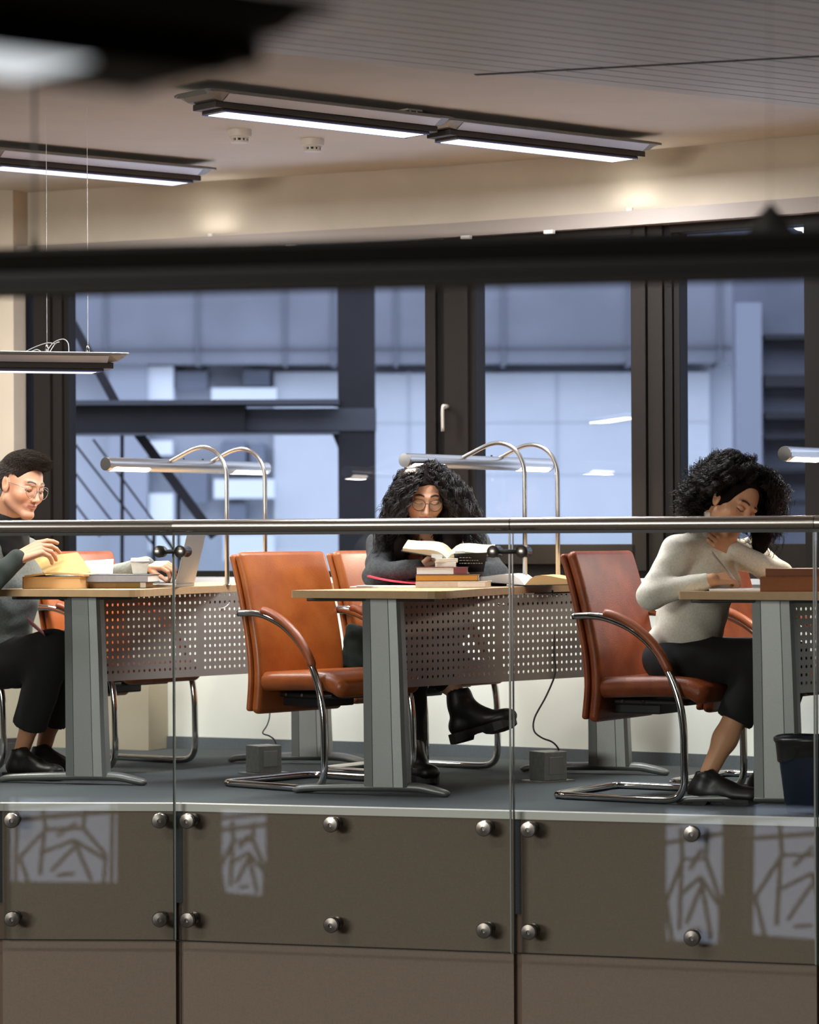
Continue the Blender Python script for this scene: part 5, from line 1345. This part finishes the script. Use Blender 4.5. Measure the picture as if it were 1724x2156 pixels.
cloth('trousers', W3, [('e', pv+np.array((0, 0, -.015)), RT, (.155, .135, .095), .05), ('c', J['hipR'], J['knR'], .092, .074, .05), ('c', J['hipL'], J['knL'], .090, .072, .05),
    ('c', J['knR'], J['knR']*.36+J['anR']*.64, .074, .066, .03), ('c', J['knL'], J['knL']*.36+J['anL']*.64, .072, .066, .03)], blackcloth, .008, (.003, 26), 2,
    cuts=[(J['kn'+q]*.46+J['an'+q]*.54, J['an'+q]-J['kn'+q]) for q in 'RL'])
shoe(W3, V3(1452, 1660, 10.06)*np.array((1, 1, 0)), V3(1590, 1680, 9.97)*np.array((1, 1, 0)), .255)
shoe(W3, V3(1578, 1660, 10.26)*np.array((1, 1, 0)), V3(1700, 1680, 10.16)*np.array((1, 1, 0)), .255)
rg = np.random.default_rng(3)
def mask3(L): return ~((L[:, 1] > .022+.30*np.maximum(0, L[:, 2]-.05)) & (L[:, 2] < .098)) & (L[:, 2] > -.045) & ~((np.abs(L[:, 0]) > .05) & (L[:, 1] > -.02) & (L[:, 2] < .03))
Lr, P0, U, off, rep, nc = ringlets(560, 9, Hc, HR, mask3, rg)
Lc = Lr[::9]; sd3 = Lc[:, 0]
length = rg.uniform(.075, .125, nc)*(1+.2*(sd3 > .02)); fr_ = np.clip(Lc[:, 1]/.08, 0, 1)
att = np.where(sd3[:, None] > .0, np.array((.012, .02, -.075)), np.array((-.045, .0, -.02)))*rg.uniform(.2, 1.3, (nc, 1))
st_ = curl_set(P0, U, off, rep, rg, 44, length, rg.uniform(.006, .012, nc), rg.uniform(2.2, 4.2, nc), .25, att, .80)
frc = np.where((sd3 > .03) & (rg.uniform(0, 1, nc) < .6))[0]; msk_ = np.isin(rep, frc); a2 = att.copy(); a2[frc] = np.stack([rg.uniform(-.02, .03, len(frc)), rg.uniform(-.03, .03, len(frc)), rg.uniform(-.17, -.08, len(frc))], 1)
s2 = curl_set(P0[msk_], U[msk_], off[msk_], rep[msk_], rg, 44, length, rg.uniform(.006, .011, nc), rg.uniform(2.5, 4.5, nc), .25, a2, .70)
st_ = clear_face(np.concatenate([st_, s2]), Hc, HR, .050, .086, .066)
_L = (st_-Hc)@np.array(HR).T; st_ = st_[~((_L[..., 2] < -.085) & (_L[..., 1] > -.03) & (_L[..., 0] < .045)).any(1)]
st_ = st_[~((st_[..., 2] < .90) & (st_[..., 0] < X(1583, 10.1))).any(1)]
strands('hair', st_, .00125, M['hairb'], W3)
Fd = Field(Hc-.18, Hc+.18, .006); B = np.array(HR)
CORE_Z = .148
def core(x, y, z, grow=1.0, face=True, cut=.05):
    dx, dy, dz = x-Hc[0], y-Hc[1], z-Hc[2]; l = [dx*B[i][0]+dy*B[i][1]+dz*B[i][2] for i in range(3)]
    d = s_ell(l[0], l[1], l[2], (0, -.012, .034), (.088*grow, .099*grow, .095*grow))
    wav = .006*np.sin(90*dx)*np.sin(84*dy+1)*np.sin(95*dz)
    fc = s_ell(l[0], l[1], l[2], (0, .10, -.045), (.088 if CORE_Z > .13 else .074, .085, CORE_Z))
    return smax(d+wav, -fc, .01)
Fd.apply(core, Hc-.17, Hc+.17, .001)
for px_, py_, D_, r_ in ((1602, 1095, 10.16, .042), (1606, 1122, 10.15, .036), (1600, 1148, 10.13, .028)):
    Fd.ell(V3(px_, py_, D_), np.eye(3), (r_, r_, r_*1.2), .03)
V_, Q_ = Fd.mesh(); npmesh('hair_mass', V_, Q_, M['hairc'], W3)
# --- woman 2, reading ------------------------------------------------------
J = dict(pelvis=V3(900, 1392, 11.42), chest=V3(900, 1215, 11.30), neck=V3(902, 1130, 11.22), shR=V3(808, 1152, 11.20), shL=V3(998, 1156, 11.34),
         elR=V3(793, 1212, 11.03), wrR=V3(878, 1196, 10.98), elL=V3(1040, 1212, 11.15), wrL=V3(960, 1196, 11.00),
         hipR=V3(870, 1402, 11.36), hipL=V3(930, 1402, 11.44), knR=V3(868, 1385, 10.98), knL=V3(850, 1342, 11.05), anR=V3(866, 1580, 11.0), anL=V3(972, 1470, 11.0))
Hc = V3(892, 1043, 11.12); HR = frame(8, 22, 3)
hands = [(J['wrR'], V3(930, 1188, 11.0)-J['wrR'], (0, -.4, -.8), (-.2, -1, .2), (.5, .8, .5), .05, (.7, .6), .88),
         (J['wrL'], V3(925, 1186, 11.02)-J['wrL'], (0, -.4, -.8), (.2, -1, .2), (.5, .8, .5), .05, (.7, .6), .88)]
W2 = make_person('woman with glasses and long dark curls in a dark cardigan reading an open book', J, Hc, HR, (224, 176, 148), (158, 66, 62), (40, 28, 22), hands, hairc=(20, 15, 14))
RT = (np.array((1., 0, 0)), np.array((0, -1., 0)), np.array((0, 0, 1.)))
charcoal = knit('charcoal_knit', (62, 64, 66), .95, .6, 300, .25); blacktop = knit('black_top', (14, 14, 16), .85, .2)
cloth('black_top', W2, [('e', J['chest']-np.array((0, 0, .045)), RT, (.145, .105, .15), .04), ('c', J['chest'], J['pelvis'], .12, .13, .04)], blacktop, .008, (.002, 30), 4)
cloth('cardigan', W2, [('c', J['shR'], J['elR'], .058, .052, .04), ('c', J['elR'], J['wrR'], .050, .034, .02), ('c', J['shL'], J['elL'], .060, .056, .04), ('c', J['elL'], J['wrL'], .052, .034, .02),
    ('c', J['shR'], J['pelvis']+np.array((-.10, .02, .12)), .062, .06, .04), ('c', J['shL'], J['pelvis']+np.array((.10, .02, .12)), .062, .06, .04), ('e', J['chest']+np.array((0, .05, 0)), RT, (.17, .09, .17), .04), ('c', J['shR']+np.array((0, .03, .01)), J['shL']+np.array((0, .03, .01)), .045, .045, .03)], charcoal, .007, (.0035, 34), 5)
cloth('trousers', W2, [('e', J['pelvis'], RT, (.17, .15, .11), .05), ('c', J['hipR'], J['knR'], .085, .068, .04), ('c', J['hipL'], J['knL'], .082, .066, .04),
    ('c', J['knR'], J['anR'], .064, .048, .03), ('c', J['knL'], J['knL']*.3+J['anL']*.7, .062, .048, .03)], blackcloth, .008, (.003, 26), 6)
shoe(W2, V3(958, 1566, 11.0), V3(1080, 1532, 10.92), .255, boot=1, shaft=V3(966, 1464, 11.0), up=(.22, 0, 1), w_=.047)
shoe(W2, V3(850, 1640, 11.05)*np.array((1, 1, 0)), V3(905, 1640, 10.84)*np.array((1, 1, 0)), .25, boot=1, shaft=V3(864, 1520, 11.0), w_=.043)
glasses(W2, Hc, HR, mat('gold_glasses', (92, 72, 56), .3, .6), .0016)
def mask2(L): return ~((L[:, 1] > .020) & (L[:, 2] < .074+.2*np.abs(L[:, 0]))) & (L[:, 2] > -.05)
Lr, P0, U, off, rep, nc = ringlets(420, 10, Hc, HR, mask2, rg, .005)
Lc = Lr[::10]; right = Lc[:, 0] > -.015
drop = np.where(right, rg.uniform(.10, .30, nc), rg.uniform(.14, .30, nc))
att = np.stack([np.where(right, rg.uniform(.03, .115, nc), rg.uniform(-.055, -.01, nc)), rg.uniform(-.05, .03, nc), -drop*.5], 1)
front = Lc[:, 1] > .005; att[front, 0] = np.where(right[front], rg.uniform(.075, .12, nc)[front], -rg.uniform(.060, .085, nc)[front]); att[front, 2] *= .8
st_ = curl_set(P0, U, off, rep, rg, 50, drop, rg.uniform(.006, .012, nc), rg.uniform(2.5, 5, nc), .45, att, .26)
st_ = clear_face(st_, Hc, HR, .052, .060, .050, .006)
strands('hair', st_, .0016, M['hairb2'], W2)
CORE_Z = .124
Fd = Field(Hc-np.array((.2, .2, .36)), Hc+.17, .007); B = np.array(HR)
Fd.apply(core, Hc-.17, Hc+.17, .001)
for dx, dy, dz, r in ((-.075, .03, -.05, .034), (-.095, .0, -.12, .036), (-.085, -.05, -.20, .032), (.085, .03, -.01, .040), (.108, .02, -.07, .044), (.112, .0, -.14, .044), (.095, -.05, -.22, .036)):
    Fd.ell(Hc+np.array((dx, dy, dz)), RT, (r, r*1.1, r*1.4), .03)
Fd.disp(.004, 70, 2)
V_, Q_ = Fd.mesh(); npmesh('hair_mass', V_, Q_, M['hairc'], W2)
# --- the man ---------------------------------------------------------------
J = dict(pelvis=V3(-12, 1388, 11.38), chest=V3(5, 1215, 11.26), neck=V3(15, 1126, 11.16), shR=V3(-60, 1160, 11.0), shL=V3(60, 1172, 11.38),
         elR=V3(-48, 1250, 10.80), wrR=V3(36, 1176, 10.84), elL=V3(140, 1240, 11.52), wrL=V3(308, 1192, 11.36),
         hipR=V3(10, 1398, 11.30), hipL=V3(40, 1398, 11.46), knR=V3(112, 1368, 11.12), knL=V3(140, 1372, 11.36), anR=V3(46, 1580, 11.27), anL=V3(92, 1576, 11.42))
Hc = V3(44, 1022, 11.06); HR = frame(50, 16, 6)
hands = [(J['wrR'], V3(100, 1146, 10.86)-J['wrR'], (.2, -.5, .85), (.6, .6, .3), [(.35, .35, .2), (.6, .45, .25), (.8, .5, .3), (.95, .5, .3)], .22, (.9, .7), 1.14),
         (J['wrL'], V3(372, 1190, 11.30)-J['wrL'], (.1, -.35, .9), (-.1, -1, -.1), (.55, .9, .5), .05, (.5, .5), 1.0)]
MN = make_person('man with short hair and glasses in a grey sweater turning a book page', J, Hc, HR, (196, 142, 110), (150, 86, 74), (36, 25, 20), hands, hairc=(34, 25, 20), male=True, stub=(140, 105, 88), neck_r=.058)
greyknit = knit('grey_knit', (112, 116, 112), .95, .6, 320, .15); darkg = knit('dark_green_sleeve', (44, 50, 44), .9, .4)
tf = np.array((.80, -.60, 0)); sx_, sf_, su_ = ortho(tf); RT = (sx_, sf_, np.array((0, 0, 1.)))
cloth('sweater', MN, [('e', J['chest'], RT, (.175, .125, .19), .04), ('c', J['chest'], J['pelvis']+np.array((0, 0, .08)), .14, .145, .05), ('c', J['shR'], J['shL'], .062, .062, .05), ('c', J['shL'], J['elL'], .062, .05, .03), ('c', J['elL'], J['wrL'], .048, .036, .02), ('c', J['shR'], J['elR']*.3+J['shR']*.7, .064, .058, .03)], greyknit, .007, (.0035, 30), 7)
cloth('sleeve', MN, [('c', J['elR']*.35+J['shR']*.65, J['elR'], .056, .054, .03), ('c', J['elR'], J['wrR'], .052, .035, .02)], darkg, .006, (.003, 40), 8)
neckd = (Hc+np.array((0, -.03, -.085))@np.array(HR))
cloth('collar', MN, [('c', J['neck']-np.array((0, 0, .03)), J['neck']*.45+neckd*.55, .086, .070, .02)], blacktop, .005, (.002, 60), 9)
cloth('trousers', MN, [('e', J['pelvis'], RT, (.17, .15, .10), .05), ('c', J['hipR'], J['knR'], .098, .078, .05), ('c', J['hipL'], J['knL'], .096, .076, .05),
    ('c', J['knR'], J['knR']*.25+J['anR']*.75, .076, .068, .03), ('c', J['knL'], J['knL']*.25+J['anL']*.75, .076, .068, .03)], blackcloth, .008, (.003, 24), 10,
    cuts=[(J['kn'+q]*.25+J['an'+q]*.75, J['an'+q]-J['kn'+q]) for q in 'RL'])
shoe(MN, V3(18, 1625, 11.28)*np.array((1, 1, 0)), V3(122, 1638, 11.12)*np.array((1, 1, 0)), .28)
shoe(MN, V3(62, 1616, 11.44)*np.array((1, 1, 0)), V3(165, 1624, 11.30)*np.array((1, 1, 0)), .28)
glasses(MN, Hc, HR, mat('clear_glasses', (140, 136, 124), .3, .5), .0013, .0240)
def maskm(L): return ~((L[:, 1] > .034) & (L[:, 2] < .076)) & (L[:, 2] > -.02+.0*L[:, 1]) & ~((np.abs(L[:, 0]) > .05) & (L[:, 1] > .0) & (L[:, 2] < .045))
Lr, P0, U = scalp_roots(9000, Hc, HR, maskm, rg, 1.02)
B = np.array(HR); fwd = B[1]; upv = B[2]; n_ = len(P0)
lenm = (.020+.017*np.clip((Lr[:, 2]-.03)/.08, 0, 1)+.016*np.clip((Lr[:, 1]-.0)/.05, 0, 1)*(Lr[:, 2] > .08))*rg.uniform(.75, 1.15, n_)
s_ = np.linspace(0, 1, 7)[None, :, None]; lm = lenm[:, None, None]
tp = np.clip((Lr[:, 2]-.05)/.05, 0, 1)[:, None, None]
comb = ((fwd*.75+upv*.32)[None, None, :]+B[0]*.2)*tp+(-fwd*.45-upv*.55)[None, None, :]*(1-tp)
st_ = P0[:, None, :]+U[:, None, :]*(.004+lm*(.15+.35*tp))*s_+comb*lm*.8*s_**1.3-np.array((0, 0, 1.))*lm*.30*s_**2.5*tp+rg.normal(0, .0015, (n_, 1, 3))*s_
strands('hair', st_, .0011, M['hairm'], MN)
Fd = Field(Hc-.16, Hc+.16, .005)
def corem(x, y, z):
    dx, dy, dz = x-Hc[0], y-Hc[1], z-Hc[2]; l = [dx*B[i][0]+dy*B[i][1]+dz*B[i][2] for i in range(3)]
    d = s_ell(l[0], l[1], l[2], (0, -.016, .046), (.0765, .097, .086))
    fc = s_ell(l[0], l[1], l[2], (0, .088, -.03), (.11, .068, .112)); lowc = l[2]*1.0+.02
    ec = s_ell(np.abs(l[0]), l[1], l[2], (.08, .012, -.01), (.03, .045, .055))
    return smax(smax(smax(d, -fc, .006), -lowc, .01), -ec, .006)
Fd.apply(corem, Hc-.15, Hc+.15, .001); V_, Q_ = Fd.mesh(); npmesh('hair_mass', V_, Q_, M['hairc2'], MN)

# ---------------------------------------------------------------- a dark green cloth bag behind the empty chair
Fd = Field(V3(748, 1362, 11.15)-np.array((.12, .12, .16)), V3(748, 1362, 11.15)+np.array((.12, .12, .16)), .005)
for (ax_, ay_, bx_, by_, ra_, rb_) in ((740, 1322, 737, 1395, .022, .034), (756, 1330, 770, 1395, .024, .034), (748, 1340, 754, 1398, .030, .036)):
    Fd.cap(V3(ax_, ay_, 11.15), V3(bx_, by_, 11.15), ra_, rb_, .02)
Fd.disp(.003, 60, 4); V_, Q_ = Fd.mesh()
o = npmesh('cloth_bag', V_, Q_, knit('dark_green_cloth', (34, 44, 38), .9, .4)); tag(o, 'dark green cloth bag glimpsed between the empty chair and the desk column', 'bag')
